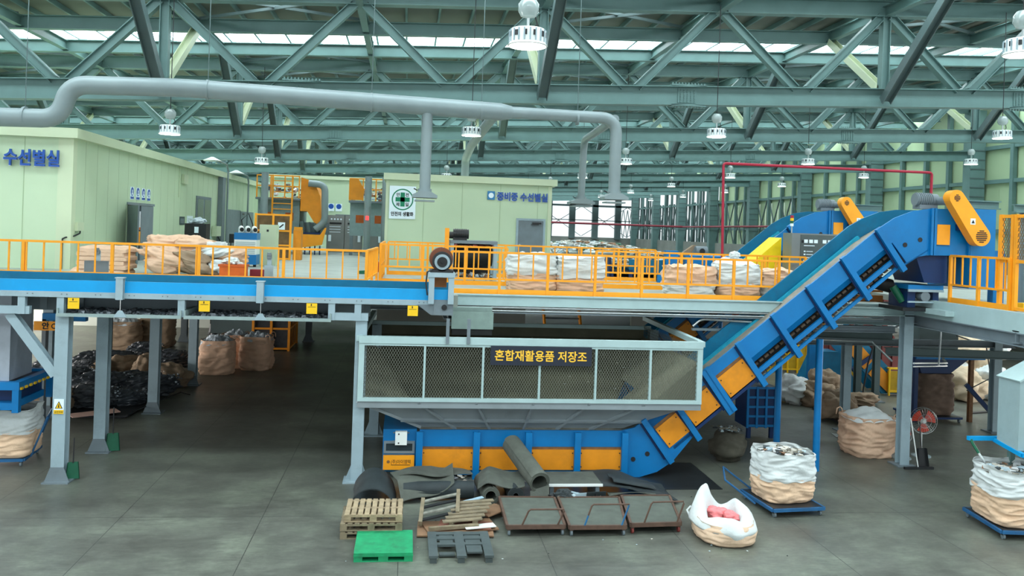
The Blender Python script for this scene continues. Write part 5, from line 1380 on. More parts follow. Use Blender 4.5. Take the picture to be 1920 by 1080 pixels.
# rubber belting
def spiral_roll(name, label, p, axis, r, L_, m, turns=2.6, th=.02, tail=None, n=26, inner=.45, group='rubber belt rolls', sq=1.0):
    """rolled sheet: p = front end centre, axis = direction"""
    ax = Vector(axis).normalized(); up = Vector((0, 0, 1)); sx = ax.cross(up).normalized(); u = sx.cross(ax)
    N_ = int(n*turns); prof = []
    for i in range(N_+1):
        f = i/N_; a = 2*math.pi*turns*f; rr = r*(inner+(1-inner)*f); prof.append((math.cos(a)*rr, math.sin(a)*rr*sq))
    if tail: prof += tail
    P = Vector(p); rows = []
    mb = MB()
    out, inn = [], []
    for i, (a, c) in enumerate(prof):
        l = math.hypot(a, c) or 1; k = (l-th)/l
        out.append((a, c)); inn.append((a*k, c*k))
    for t_ in (0.0, 1.0):
        off = ax*L_*t_
        rows.append(([P+off+sx*a+u*c for a, c in out], [P+off+sx*a+u*c for a, c in inn]))
    mb.grid([rows[0][0], rows[1][0]]); mb.grid([rows[1][1], rows[0][1]]); mb.grid([rows[0][1], rows[0][0]]); mb.grid([rows[1][0], rows[1][1]])
    mb.add([out3 for out3 in (rows[0][0][-1], rows[1][0][-1], rows[1][1][-1], rows[0][1][-1])], [(0, 1, 2, 3)])
    o = mb.build(name, m, None, P, smooth=True); return tag(o, label, 'rubber roll', group)
spiral_roll('rubber_roll', 'loosely rolled rubber sheet with visible spiral end under a limp sheet', (1.82, 16.9, .19), (-.08, 1, 0), .185, 1.1, RUBBER, 3.2, .018, inner=.62)
spiral_roll('rubber_roll', 'tight dark rubber roll with a small round hole', (2.33, 16.95, .185), (-.02, 1, 0), .18, 1.0, RUBBERD, 6, .03, inner=.42)
spiral_roll('rubber_roll', 'thick grey rubber roll leaning back over the other rolls', (2.80, 16.95, .44), (-.30, 1.25, .28), .225, 1.7, RUBBER, 2.4, .02, inner=.75)
spiral_roll('rubber_roll', 'long dark rubber roll lying sideways under the folded sheet', (.08, 17.3, .2), (1, .02, 0), .19, 1.42, RUBBERD, 4, .02, inner=.3)
def rsheet(name, label, fn, nu, nv, m, th=.015, cat='rubber sheet', loc=(0, 0, 0)):
    mb = MB(); mb.sheet(fn, nu, nv, th); o = mb.build(name, m, None, loc, smooth=True); return tag(o, label, cat, 'rubber sheets by the conveyor')
rsheet('rubber_sheet', 'dark humped rubber sheet behind the wooden pallet stack', lambda u, v: Vector((-.95+.85*u+.05*math.sin(v*3), 16.85+1.1*v, .03+.44*math.sin(math.pi*min(1, max(0, u)))**.55*(.75+.25*v))), 24, 10, RUBBERD, .02, loc=(-.5, 17.3, 0))
rsheet('rubber_sheet', 'grey green rubber sheet folded over the long dark roll with raised corners', lambda u, v: Vector((.05+1.05*u-.25*v+.25*u*v, 16.98+.85*v+.2*u, .40+.05*math.sin(u*6)+.16*max(0, u-.7)/.3*v-.33*max(0, .35-v)/.35*(1-u)-.1*(1-v)*u*(1-u)*4)), 22, 16, RUBBER, .015, loc=(.5, 17.3, .4))
rsheet('rubber_sheet', 'grey rubber sheet lying flat behind the long dark roll', lambda u, v: Vector((.0+1.5*u, 17.55+.75*v, .40-.25*abs(u-.45)*v+.03*math.sin(9*u)+.03)), 18, 8, RUBBER, .015, loc=(.7, 18, .3))
rsheet('rubber_sheet', 'limp grey rubber sheet draped over the spiral roll', lambda u, v: Vector((1.55+.95*u+.12*v, 16.95+1.0*v, .395+.06*math.sin(u*5+1)+.05*v-.12*max(0, .2-u)/.2)), 18, 10, RUBBER, .014, loc=(2, 17.4, .4))
rsheet('rubber_sheet', 'torn end of rubber hanging from the leaning roll', lambda u, v: Vector((2.62+.38*u, 16.88+.10*v, .05+.22*v+.12*u*v)), 8, 6, RUBBER, .012, loc=(2.8, 16.9, 0))
# boards and junk beside the rolls
t = thing('table_board', 'grey board with a white edge propped on scrap beside the leaning roll', 'board', (3.5, 17.5, .3))
MB().box(3.0, 4.12, 17.1, 18.0, .34, .37).build('board_top', RUBBER, t)
MB().box(3.0, 4.13, 17.07, 17.1, .325, .375).build('white_edge', WHITE, t)
for x in (3.05, 4.0): MB().box(x, x+.08, 17.15, 17.95, 0, .34).build('support', GREYD, t)
o = litter(60, lambda: (random.uniform(2.98, 4.05), random.uniform(16.85, 17.05), random.uniform(.02, .2)), DEBRIS[1:4]+[BLACKM], .03, .09, 'scrap', flat=1.0); tag(o, 'small metal and rubber scrap under the white edged board', 'scrap', kind='stuff')
t = thing('steel_profile', 'grey folded steel profile in the scrap before the white edged board', 'scrap', (3.6, 16.95, .2))
MB().beam((3.3, 16.9, .30), (3.85, 16.95, .16), .1, .02).beam((3.35, 16.85, .2), (3.85, 16.9, .22), .02, .08).build('profile', GREY, t)
o = MB(); blob(o, (3.3, 16.9, .17), .2, .12, .16, 11, .3, 2, flat=.0); o = o.build('rubber_offcut', RUBBERD, None, (3.3, 16.9, 0)); tag(o, 'curled dark rubber offcut beside the leaning roll', 'rubber')
rsheet('rubber_sheet', 'small square dark rubber piece standing before the middle platform cart', lambda u, v: Vector((3.75+.4*u, 16.85+.1*v, .02+.26*(1-v)+.02*u)), 8, 5, RUBBERD, .012, loc=(3.9, 16.9, 0))
rsheet('rubber_sheet', 'wide black rubber sheet lying at the foot of the conveyor', lambda u, v: Vector((3.95+1.75*u, 17.15+1.25*v-.25*u, .30-.26*max(0, u-.45)/.55+.03*math.sin(8*u+5*v))), 24, 14, RUBBERD, .016, loc=(4.8, 17.7, .2))
rsheet('rubber_sheet', 'black rubber flap lying over the wide black sheet', lambda u, v: Vector((4.4+.9*u, 17.25+.6*v, .38-.16*u+.03*math.sin(6*v))), 14, 8, RUBBERD, .014, loc=(4.8, 17.5, .3))
rsheet('rubber_sheet', 'folded black rubber lip under the wide black sheet', lambda u, v: Vector((4.25+1.0*u, 16.95+.25*v, .17+.08*math.sin(math.pi*u)*(1-v))), 14, 6, RUBBER, .014, loc=(4.7, 17, .1))
o = MB().box(4.9, 7.0, 17.9, 20.0, .002, .014).build('floor_mat', mat('wet_black_mat', (34, 38, 40), .35, var=.3, scale=3, dirt=.3), None, (6, 19, 0)); tag(o, 'thin black mat on the floor under the bend of the conveyor', 'mat')
o = litter(60, lambda: (random.uniform(-1, 7), random.uniform(13.8, 19.8), .006), DEBRIS[:4]+[WBAG], .008, .03, 'litter'); tag(o, 'tiny pale scraps scattered on the concrete floor', 'litter', kind='stuff')
o = litter(200, lambda: (random.uniform(.5, 5), random.uniform(18.3, 19.2), .03), DARKDEB+DEBRIS[:2], .02, .08, 'debris'); tag(o, 'dark crumbs lying under the orange covers of the conveyor', 'debris', kind='stuff')

# platform carts
BRN = mat('brown_cart_frame', (92, 70, 58), .65, var=.2, scale=8, dirt=.4)
CTOP = mat('cart_top_mat', (88, 94, 86), .75, var=.16, scale=4, dirt=.4)
BLU2 = mat('worn_blue_tube', (40, 104, 150), .5, var=.2, dirt=.3)
def platform_cart(label, fl, fr, br, bl, hm, hx0, hx1, hz, red=False):
    """corners on the floor: front-left, front-right, back-right, back-left"""
    zt = .19
    c = (sum(p[0] for p in (fl, fr, br, bl))/4, sum(p[1] for p in (fl, fr, br, bl))/4, 0)
    t = thing('platform_cart', label, 'cart', c, 'platform carts in a row')
    quadb = [Vector((*p, zt)) for p in (fl, fr, br, bl)]
    mb = MB(); mb.prism([tuple(p[:2]) for p in quadb], zt-.03, zt, 'z'); mb.build('deck', CTOP, t)
    fb = MB()
    for a, b_ in zip(quadb, quadb[1:]+quadb[:1]): fb.beam(a-Vector((0, 0, .02)), b_-Vector((0, 0, .02)), .045, .075)
    fb.build('frame', BRN, t)
    ctr = Vector(c)
    for p in quadb:
        q = p.lerp(Vector((ctr.x, ctr.y, zt)), .07)
        w_ = MB().cyl((q.x-.02, q.y, .055), (q.x+.02, q.y, .055), .055, 14).build('caster_wheel', GREYD if not red else mat('rusty_red', (130, 60, 54), .6), t, smooth=True)
        MB().box(q.x-.03, q.x+.03, q.y-.03, q.y+.03, .09, .16).build('fork', BRN, w_)
    def fp_(f): return quadb[0].lerp(quadb[1], f)
    a, b_ = fp_(hx0), fp_(hx1)
    lean = Vector((.12, -.05, hz-zt))
    a2, b2 = a+lean, b_+lean
    pts = [a, a.lerp(a2, .9), a2+(b2-a2)*.04, b2-(b2-a2)*.04, b_.lerp(b2, .9), b_]
    if hm is BLU2:
        MB().tube([a, a.lerp(a2, .5)], .017, 8).tube([b_, b_.lerp(b2, .96)], .017, 8).build('handle_leg', BLU2, t, smooth=True)
        MB().tube([a.lerp(a2, .5), a.lerp(a2, .93), a2+(b2-a2)*.04, b2], .016, 8).build('handle', BRN, t, smooth=True)
    else:
        MB().tube(pts, .017, 8).build('handle', hm, t, smooth=True)
    return t
platform_cart('brown platform cart with a low handle, beside the broken board heap', (1.95, 15.2), (3.0, 15.2), (3.08, 16.8), (1.98, 16.85), BRN, .25, .87, .50)
platform_cart('brown platform cart with a half blue handle, middle of the three', (3.08, 15.15), (4.12, 15.15), (4.40, 16.8), (3.16, 16.8), BLU2, .26, .92, .60)
platform_cart('brown platform cart with red wheels, next to the open white bag', (4.24, 15.25), (5.2, 15.3), (5.48, 16.9), (4.48, 16.9), BRN, .26, .92, .60, True)

# open bag of pink cloth on the floor
t = thing('open_bag', 'slumped tan and white bag full of pink cloth on the floor beside the carts', 'bag', (5.95, 15.1, 0))
PALE = mat('pale_tan_bag', (214, 184, 156), .8, var=.08, scale=4, bump=.4, bscale=10)
MB().grid(bag_wall(5.95, 15.15, .005, 1.02, 1.34, .36, 0, 1.0, -.1, 21, .035, pw=2.4, taper=.97, bulge=.12, nz_=20), closed=True).build('bag_body', PALE, t, smooth=True)
rows = []
PR = [(.60, .215), (.605, .24), (.60, .28), (.55, .36), (.48, .42), (.40, .44), (.33, .40), (.29, .33), (.27, .25)]
for j, (r0, z0_) in enumerate(PR):
    row = []; wgt = [0, .05, .2, .55, .9, 1.0, .8, .4, .1][j]
    for i in range(72):
        a = 2*math.pi*i/72
        pk = .36*math.exp(-((a-2.15)/.55)**2)+.14*math.exp(-((a-.55)/.45)**2)+.05*math.sin(3*a+1)
        r = r0*(1+.05*math.sin(7*a+j*.5)*(.3+wgt)+.03*nz3(math.cos(a), math.sin(a), j*.2, 3, 4))
        lo = (.05*math.sin(2*a+.6)+.03*math.sin(5*a)) if j == 0 else 0
        row.append((5.95+r*math.cos(a)*(.97 if j else .93), 15.15+r*math.sin(a)*(1.245 if j else 1.19), z0_+lo+pk*wgt))
    rows.append(row)
MB().grid(rows, closed=True).build('bag_skirt', WBAG, t, smooth=True)
MB().grid(dome(5.97, 15.18, .22, .62, .8, .08, 0, 5, .05), closed=True).build('inner_fold', PALE, t, smooth=True)
for c_, r_, sd in (((5.93, 15.32, .34), (.2, .24, .11), 8), ((6.08, 15.12, .34), (.15, .15, .10), 9)):
    mb = MB(); blob(mb, c_, *r_, sd, .5, 1.1, 48, 28, .4, 0, (1.3, 2, 2), ridge=True); mb.build('pink_cloth', PINK, t, smooth=True)
MB().tube([(5.44, 15.45, .22), (5.38, 15.5, .36), (5.45, 15.52, .42), (5.52, 15.5, .36), (5.5, 15.45, .25)], .02, 6).build('lifting_loop', WBAG, t, smooth=True)

# trolleys with full bags
def trolley(label, x, y, rz, w_=1.05, d=1.15, hdir=None, m=None):
    m = m or mat('trolley_blue', (34, 92, 138), .5, var=.15, scale=5, dirt=.35)
    t = thing('trolley', label, 'cart', (0, 0, 0), 'blue trolleys'); 
    fb = MB()
    for s_ in (-1, 1): fb.box(-w_/2, w_/2, s_*d/2-.03, s_*d/2+.03, .12, .18).box(s_*w_/2-.03, s_*w_/2+.03, -d/2, d/2, .12, .18)
    fb.build('frame', m, t)
    MB().box(-w_/2+.02, w_/2-.02, -d/2+.02, d/2-.02, .15, .185).build('deck', BLACKM, t)
    for sx in (-1, 1):
        for sy in (-1, 1):
            wh = MB().cyl((sx*(w_/2-.06)-.02, sy*(d/2-.06), .055), (sx*(w_/2-.06)+.02, sy*(d/2-.06), .055), .055, 14).build('caster_wheel', GREYD, t, smooth=True)
            MB().box(sx*(w_/2-.06)-.03, sx*(w_/2-.06)+.03, sy*(d/2-.06)-.025, sy*(d/2-.06)+.025, .08, .13).build('fork', BLACKM, wh)
    if hdir:
        (hx, hy, hz), wdt = hdir
        dv = Vector((hx, hy, 0)).normalized(); sv = Vector((-dv.y, dv.x, 0))
        base = dv*((w_ if abs(hx) > abs(hy) else d)/2)+Vector((0, 0, .16))
        a, b_ = base+sv*wdt/2, base-sv*wdt/2; top = Vector((hx, hy, hz))
        MB().tube([a, a+top, b_+top, b_], .02, 8).build('handle', m, t, smooth=True)
    t['_b'] = (0, 0, 0)
    return place(t, (x, y, 0), rz)
trolley('blue trolley under the tall white and tan bag in the open floor', 7.82, 16.75, .10, 1.12, 1.3, ((-.55, .25, .42), 1.0))
ton_bag('bulk_bag', 'tall white over tan bag of paper scrap on a trolley in the open floor', 7.84, 16.8, .19, 1.06, 1.0, .98, .12, .46, 31, body=mat('peach_bag', (226, 192, 160), .8, var=.05, bump=.35, bscale=14), fill='scrap', amp=.035, heap=.12, pw=3.6, bulge=.05, taper=.99)
trolley('blue trolley under the bag hooked to the grey chute', 12.0, 15.35, -.12, 1.35, 1.35)
ton_bag('bulk_bag', 'white over tan bag with a green strap hooked under the grey chute', 11.98, 15.35, .19, 1.3, 1.25, 1.05, -.12, .55, 33, body=_m['peach_bag'], fill='scrap', amp=.04, heap=.02, pw=4.5)
trolley('blue trolley under the bag at the blue press stand', -8.75, 20.2, .1, 1.15, 1.2, ((.3, .05, .85), .9))
ton_bag('bulk_bag', 'white over tan bag below the grey duct and blue press stand', -8.62, 20.1, .19, 1.15, 1.05, 1.05, .05, .52, 35, body=_m['peach_bag'], fill=None, amp=.03, pw=5)
# strap and hook frame of the chute
t = thing('bag_filling_chute', 'pale grey box chute with a bright blue bag frame at the edge of the platform', 'chute', (12.6, 15.4, 1.3))
MB().prism([(11.9, 1.55), (13.2, 1.55), (13.2, 3.55), (12.5, 3.2), (11.9, 2.88)], 15.25, 15.85).build('chute_box', mat('chute_grey', (150, 172, 174), .45, var=.04, dirt=.1), t)
MB().prism([(11.88, 2.88), (12.5, 3.21), (12.52, 3.25), (11.86, 2.91)], 15.22, 15.88).build('lid', FR, t)
fb = MB()
fb.box(11.35, 13.2, 15.92, 16.0, 1.58, 1.66).box(11.9, 13.2, 15.1, 15.18, 1.45, 1.53).beam((11.92, 15.14, 1.49), (11.92, 15.95, 1.60), .08, .08)
fb.build('bag_frame', SKYB, t)
MB().box(12.25, 12.35, 15.9, 16.0, 0, 1.6).build('frame_leg', STEEL, t)
MB().tube([(11.4, 15.94, 1.6), (11.42, 15.9, 1.52), (11.48, 15.8, 1.36)], .03, 8).build('green_strap', GREEN, t, smooth=True)
MB().tube([(11.48, 15.8, 1.36), (11.52, 15.76, 1.28), (11.56, 15.72, 1.18)], .022, 8).build('white_strap', WBAG, t, smooth=True)
# press stand at the far left
t = thing('bag_filling_chute', 'tall grey duct on a dark blue stand with striped edges beside the hazard column', 'chute', (-9, 19.8, 1.4))
MB().box(-10.2, -8.27, 19.2, 20.3, 1.95, 3.75).build('duct_box', mat('duct_box_grey', (158, 166, 176), .5, var=.05, dirt=.15), t)
fb = MB()
fb.box(-10.3, -8.15, 19.05, 19.2, 1.78, 1.95).box(-8.15, -8.0, 19.05, 20.9, 1.78, 1.95).box(-10.3, -8.15, 20.75, 20.9, 1.78, 1.95).box(-8.14, -8.01, 19.06, 19.2, 1.30, 1.78).box(-8.14, -8.01, 20.76, 20.89, 1.30, 1.78)
fb.build('stand_frame', BLUE, t)
MB().box(-10.3, -8.15, 19.1, 20.7, 1.35, 1.5).build('press_plate', BLUE, t)
MB().box(-10.3, -8.2, 19.4, 20.7, 1.5, 1.9).build('press_body', NAVY, t)
st = MB()
for i in range(8): st.box(-8.0, -7.97, 19.1+i*.22, 19.2+i*.22, 1.78, 1.83)
for i in range(3): st.box(-8.5-i*.22, -8.4-i*.22, 19.07, 19.1, 1.36, 1.42)
st.build('hazard_stripes', YELLOW, t)
for x, y in ((-10.2, 19.1), (-10.2, 20.8), (-9.35, 20.85)): MB().box(x-.06, x+.06, y-.05, y+.05, 0, 1.4).build('stand_leg', NAVY, t)
# yellow Korean safety sign behind
t = thing('sign', 'yellow safety sign hanging from a blue beam behind the first column', 'sign', (-8.8, 24, 2.5))
MB().box(-9.6, -8.5, 24.1, 24.3, 2.66, 2.86).build('blue_beam', BLUE, t)
MB().box(-9.75, -8.77, 23.96, 23.99, 2.42, 2.66).build('sign_board', ORANGE, t)
text('안', .2, 'lettering', INK, t, (-9.55, 23.955, 2.47), depth=.006, bold=.006)
text('전', .2, 'lettering', INK, t, (-9.09, 23.955, 2.47), depth=.006, bold=.006)
MB().cyl((-9.23, 23.945, 2.54), (-9.23, 23.955, 2.54), .075, 18).build('ring_mark', INK, t); MB().cyl((-9.23, 23.94, 2.54), (-9.23, 23.944, 2.54), .045, 18).build('ring_centre', ORANGE, t)
MB().box(-9.6, -9.5, 24.1, 24.3, 0, 2.7).build('post', GREYD, t)

# dustpans and brooms at the columns
def dustpan(label, x, y, s_=1.0, rz=0.0, m=GREEN):
    t = thing('dustpan', label, 'dustpan', (x, y, 0), 'dustpans')
    t['_b'] = (0, 0, 0)
    rows = []
    for j in range(9):
        f = j/8; z = .02+.34*f*s_; hw = (.13-.03*f)*s_
        rows.append([(-hw, .02+.05*f, z), (-hw*.9, .08+.05*f, z), (hw*.9, .08+.05*f, z), (hw, .02+.05*f, z)])
    mb = MB(); mb.grid(rows); mb.grid([[(a[0]*1.04, a[1]+.012, a[2]) for a in r][::-1] for r in rows])
    mb.build('pan', m, t)
    MB().cyl((0, .12, .34*s_), (0, .2, .85*s_), .013, 8).build('handle', BLACKM, t)
    return place(t, (x, y, 0), rz)
dustpan('dark green dustpan leaning on the column with the hazard sticker', -6.72, 18.62, 1.0, .3)
dustpan('dark green dustpan leaning on the second column of the deck row', -6.66, 20.85, 1.2, .3)
dustpan('black dustpan leaning on the column beside the floor fan', 12.78, 19.55, 1.3, .2, BLACKM)
t = thing('broom', 'white handled wide squeegee broom leaning on the column by the fan', 'broom', (12.5, 19.5, 0))
MB().cyl((12.56, 19.47, .05), (12.42, 19.62, 1.22), .014, 8).build('handle', WHITE, t)
MB().box(12.2, 12.95, 19.43, 19.5, .0, .06).build('head', BLACKM, t)
# floor fans
def floor_fan(label, x, y, zc, r, rz):
    t = thing('floor_fan', label, 'fan', (x, y, 0), 'floor fans'); t['_b'] = (0, 0, 0)
    MB().lathe([(.24, 0), (.24, .02), (.05, .05), (.02, .07)], (0, 0, 0), 20).build('base', GREY, t, smooth=True)
    MB().cyl((0, 0, .05), (0, 0, zc-.05), .018, 10).build('pole', WHITE, t)
    MB().cyl((0, -.1, zc), (0, .12, zc), .075, 16).cyl((0, -.12, zc), (0, -.1, zc), .05, 16).build('motor_hub', WHITE, t, smooth=True)
    for k in range(3):
        a0 = 2*math.pi*k/3+.5; mb = MB(); rows = []
        for i in range(7):
            a = a0+(i/6-.5)*1.25; rows.append([(rr*math.cos(a)*(1), -.09+.05*(i/6-.5), zc+rr*math.sin(a)) for rr in (.06, r*.5, r*.80, r*.86)])
        mb.grid(rows); mb.grid([[(p[0], p[1]+.006, p[2]) for p in q][::-1] for q in rows]); mb.build('blade', mat('fan_red', (206, 74, 54), .4, var=.06), t, smooth=True)
    gm = MB()
    for rr, yy in ((r, -.02), (r*.97, -.13), (r*.5, -.16)):
        gm.tube([(rr*math.cos(2*math.pi*i/32), yy, zc+rr*math.sin(2*math.pi*i/32)) for i in range(33)], .006, 5)
    for i in range(28):
        a = 2*math.pi*i/28; gm.tube([(.05*math.cos(a), -.17, zc+.05*math.sin(a)), (r*.5*math.cos(a), -.165, zc+r*.5*math.sin(a)), (r*.97*math.cos(a), -.13, zc+r*.97*math.sin(a)), (r*math.cos(a), -.02, zc+r*math.sin(a))], .0025, 4)
    gm.build('wire_guard', CHROME, t)
    return place(t, (x, y, 0), rz)
floor_fan('floor fan with red blades on a white pole beside the thick column', 13.42, 20.7, .93, .34, -.15)
floor_fan('second red bladed floor fan half hidden behind the thick column', 12.75, 20.5, .62, .22, .2)
# bags near the platform columns
ton_bag('bulk_bag', 'tan bag with a white folded top standing beside the thick column', 12.05, 20.95, 0, 1.2, 1.15, .98, .1, .5, 41, body=TAN, skirt=None, fill='white', heap=.26, amp=.05, handles=True, pw=3.4, bulge=.08)
mb = MB(); blob(mb, (8.05, 20.3, .34), .45, .42, .42, 14, .25, 1.6, 36, 22, 0, 0, (1, 1, 1.6)); o = mb.build('sack', mat('very_dirty_sack', (74, 72, 62), .9, var=.3, scale=4, dirt=.4), None, (8.05, 20.3, 0), smooth=True); tag(o, 'dirty dark sack of scrap standing under the inclined conveyor', 'sack')
litter(50, lambda: (8.05+random.uniform(-.35, .3), 20.3+random.uniform(-.3, .3), .76), DEBRIS[1:4], .03, .08, 'scrap', o, .7)['kind'] = 'stuff'
SK = [(13.15, 27.3, .42, .62, .5, .46, WBAG, 'white and brown slumped sack behind the blue crate'), (13.75, 27.0, .38, .55, .5, .42, TAND, 'brown slumped sack beside the white one behind the blue crate'), (14.6, 28.3, .42, .6, .5, .5, TAND, 'brown upright sack farther back before the blue machine'),
      (13.35, 25.0, .40, .62, .55, .46, TAND, 'grey brown sack leaning behind the steel post'), (15.3, 27.2, .2, .6, .4, .24, TAND, 'flat brown sack lying before the thin posts')]
for k, (x, y, zc, rx, ry, rzz, m_, lb) in enumerate(SK):
    mb = MB(); blob(mb, (x, y, zc), rx, ry, rzz, 50+k, .55, 1.0, 64, 36, k*.7, 0, (1.2, 1.6, 2), ridge=True); o = mb.build('sack', m_, None, (x, y, 0), smooth=True); tag(o, lb, 'sack', 'slumped sacks on the floor')
o = MB().beam((13.3, 26.4, .04), (13.0, 23.6, .04), .08, .06).beam((13.0, 25.6, .03), (13.45, 25.2, .03), .05, .05).build('steel_bar', BLACKM, None, (13.2, 25, 0)); tag(o, 'dark steel bar lying on the floor beside the grey brown sack', 'bar')
rsheet('paper_scrap', 'white crumpled paper lying at the foot of the post behind the tan bag', lambda u, v: Vector((12.1+.5*u+.1*v, 22.6+.5*v, .02+.03*math.sin(5*u)*math.sin(4*v))), 8, 8, WBAG, .006, 'paper', loc=(12.3, 22.8, 0))
# blue crate below the slope
t = thing('lattice_crate', 'blue ribbed metal crate under the inclined conveyor', 'crate', (9.8, 22.6, 0))
MB().box(9.4, 10.25, 22.5, 23.3, .3, 1.42).build('crate_body', NAVY, t)
rb2 = MB()
for i in range(5): rb2.box(9.4, 10.25, 22.46, 22.5, .32+i*.26, .38+i*.26)
for i in range(4): rb2.box(9.4+i*.265, 9.46+i*.265, 22.45, 22.49, .29, 1.43)
rb2.build('crate_ribs', BLUE, t)
for x in (9.45, 10.1): MB().box(x, x+.1, 22.5, 22.6, 0, .3).build('crate_foot', NAVY, t)
# =============== UNDER THE DECKS, BEHIND ===============
WL2 = mat('pale_lower_wall', (170, 176, 166), .7, var=.06, scale=.6, dirt=.2)
struct(MB().box(-20, -6.0, 45, 45.2, 0, 3.6).build('wall_lower', WL2))
struct(MB().box(12, XR-1, 44.5, 44.7, 0, 3.6).build('wall_lower', WL2))
struct(MB().box(-1.5, 6.5, 46, 46.2, 0, 3.6).build('wall_lower', WL2))
# tan bags with plastic film under the deck
ton_bag('bulk_bag', 'tan bag heaped with grey plastic film, foremost of three under the deck', -6.65, 31.75, 0, 1.2, 1.1, 1.18, .12, .5, 61, skirt=None, fill='film', heap=.26, group='tan bags of plastic film under the deck', amp=.045)
ton_bag('bulk_bag', 'tan bag of grey plastic film partly hidden behind its neighbour', -6.3, 33.2, 0, 1.1, 1.0, 1.2, .02, .5, 62, skirt=None, fill='film', heap=.24, group='tan bags of plastic film under the deck', amp=.045)
ton_bag('bulk_bag', 'tan bag of grey plastic film beside the orange cage under the deck', -5.45, 32.8, 0, 1.15, 1.1, 1.2, -.06, .5, 63, skirt=None, fill='film', heap=.25, group='tan bags of plastic film under the deck', amp=.045, handles=True)
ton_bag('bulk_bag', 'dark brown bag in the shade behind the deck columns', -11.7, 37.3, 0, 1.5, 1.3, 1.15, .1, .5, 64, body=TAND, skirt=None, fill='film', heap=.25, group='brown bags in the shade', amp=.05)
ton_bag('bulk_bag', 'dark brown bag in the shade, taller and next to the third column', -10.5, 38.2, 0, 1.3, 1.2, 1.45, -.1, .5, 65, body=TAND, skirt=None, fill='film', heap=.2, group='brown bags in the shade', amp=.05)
# black bundles on the floor
BND = [(-11.7, 30.4, .30, .75, .45, .34, .2), (-11.0, 32.4, .30, .8, .4, .34, .5), (-10.3, 32.2, .3, .85, .42, .36, .4), (-10.5, 30.0, .32, .6, .45, .36, .1), (-9.0, 27.0, .42, .95, .45, .40, .45), (-8.25, 27.6, .38, .85, .42, .36, .45), (-7.75, 27.4, .34, .9, .42, .34, .5),
       (-8.75, 25.6, .35, .7, .5, .38, .0), (-7.95, 25.9, .26, .65, .42, .28, .3), (-9.6, 33.2, .28, .7, .45, .32, .3), (-8.4, 32.6, .34, .7, .5, .36, .2), (-10.4, 28.2, .36, .9, .5, .38, .3), (-9.7, 33.6, .5, .6, .45, .34, .3)]
BLB = ['beyond the blue stand', 'far back by the third column', 'far back between second and third columns', 'between the first two columns', 'long and slanting between the first two columns', 'just behind the second column', 'slanting towards the aisle behind the second column',
       'crinkled block at the front of the bundles', 'low, at the foot of the second column', 'far back beside the tan sacks', 'beside the fourth column at the end of the rows', 'in the middle of the first row', 'on top of another far back']
for k, (x, y, zc, rx, ry, rzz, yaw) in enumerate(BND):
    mb = MB(); blob(mb, (x, y, zc), rx, ry, rzz, 80+k, .22, 2.2, 44, 26, yaw, 0.0, (.7, 3.2, 3.2)); o = mb.build('film_bundle', DARKDEB[0] if k not in (3, 7) else DARKDEB[1], None, (x, y, 0)); tag(o, 'bundle of black film, ' + BLB[k], 'bundle', 'bundles of black film on the floor')
    litter(70, lambda: (x+math.cos(yaw)*rx*random.uniform(.55, .95)+random.uniform(-.12, .12), y+math.sin(yaw)*rx*random.uniform(.55, .95)+random.uniform(-.25, .25), zc+random.uniform(0, rzz*.8)), DARKDEB+[CLEAR], .02, .06, 'frayed_end', o, 1.0)['kind'] = 'stuff'
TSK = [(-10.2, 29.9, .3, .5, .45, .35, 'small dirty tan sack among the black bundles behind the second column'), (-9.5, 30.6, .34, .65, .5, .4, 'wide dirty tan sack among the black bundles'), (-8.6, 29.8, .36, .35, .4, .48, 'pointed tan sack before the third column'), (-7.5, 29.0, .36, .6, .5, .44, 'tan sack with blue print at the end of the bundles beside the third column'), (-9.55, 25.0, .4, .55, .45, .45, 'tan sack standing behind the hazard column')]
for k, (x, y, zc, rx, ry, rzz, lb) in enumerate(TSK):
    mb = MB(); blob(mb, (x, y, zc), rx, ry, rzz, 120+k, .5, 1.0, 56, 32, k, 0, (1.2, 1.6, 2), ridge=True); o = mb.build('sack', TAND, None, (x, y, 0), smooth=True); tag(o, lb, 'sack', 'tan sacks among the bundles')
o = MB().beam((-8.75, 23.95, .16), (-7.75, 24.6, .18), .5, .02).build('cardboard_sheet', mat('pinkish_board', (196, 160, 146), .8, var=.1), None, (-8.3, 24.3, 0)); tag(o, 'pinkish cardboard sheet lying at the edge of the black bundles', 'cardboard')
t = thing('floor_pallet', 'dark low pallet under the front black bundles', 'pallet', (-8.2, 25, 0))
MB().box(-9.3, -7.4, 24.3, 27.6, .06, .1).build('pallet_top', BLACKM, t)
for y in (24.5, 26, 27.4): MB().box(-9.2, -7.5, y-.06, y+.06, 0, .06).build('runner', BLACKM, t)
MB().tube([(-7.45, 24.4, .1), (-7.0, 25.3, .25), (-6.6, 26.6, .3), (-6.5, 27.3, .1)], .02, 6).build('drag_rod', BLACKM, t)
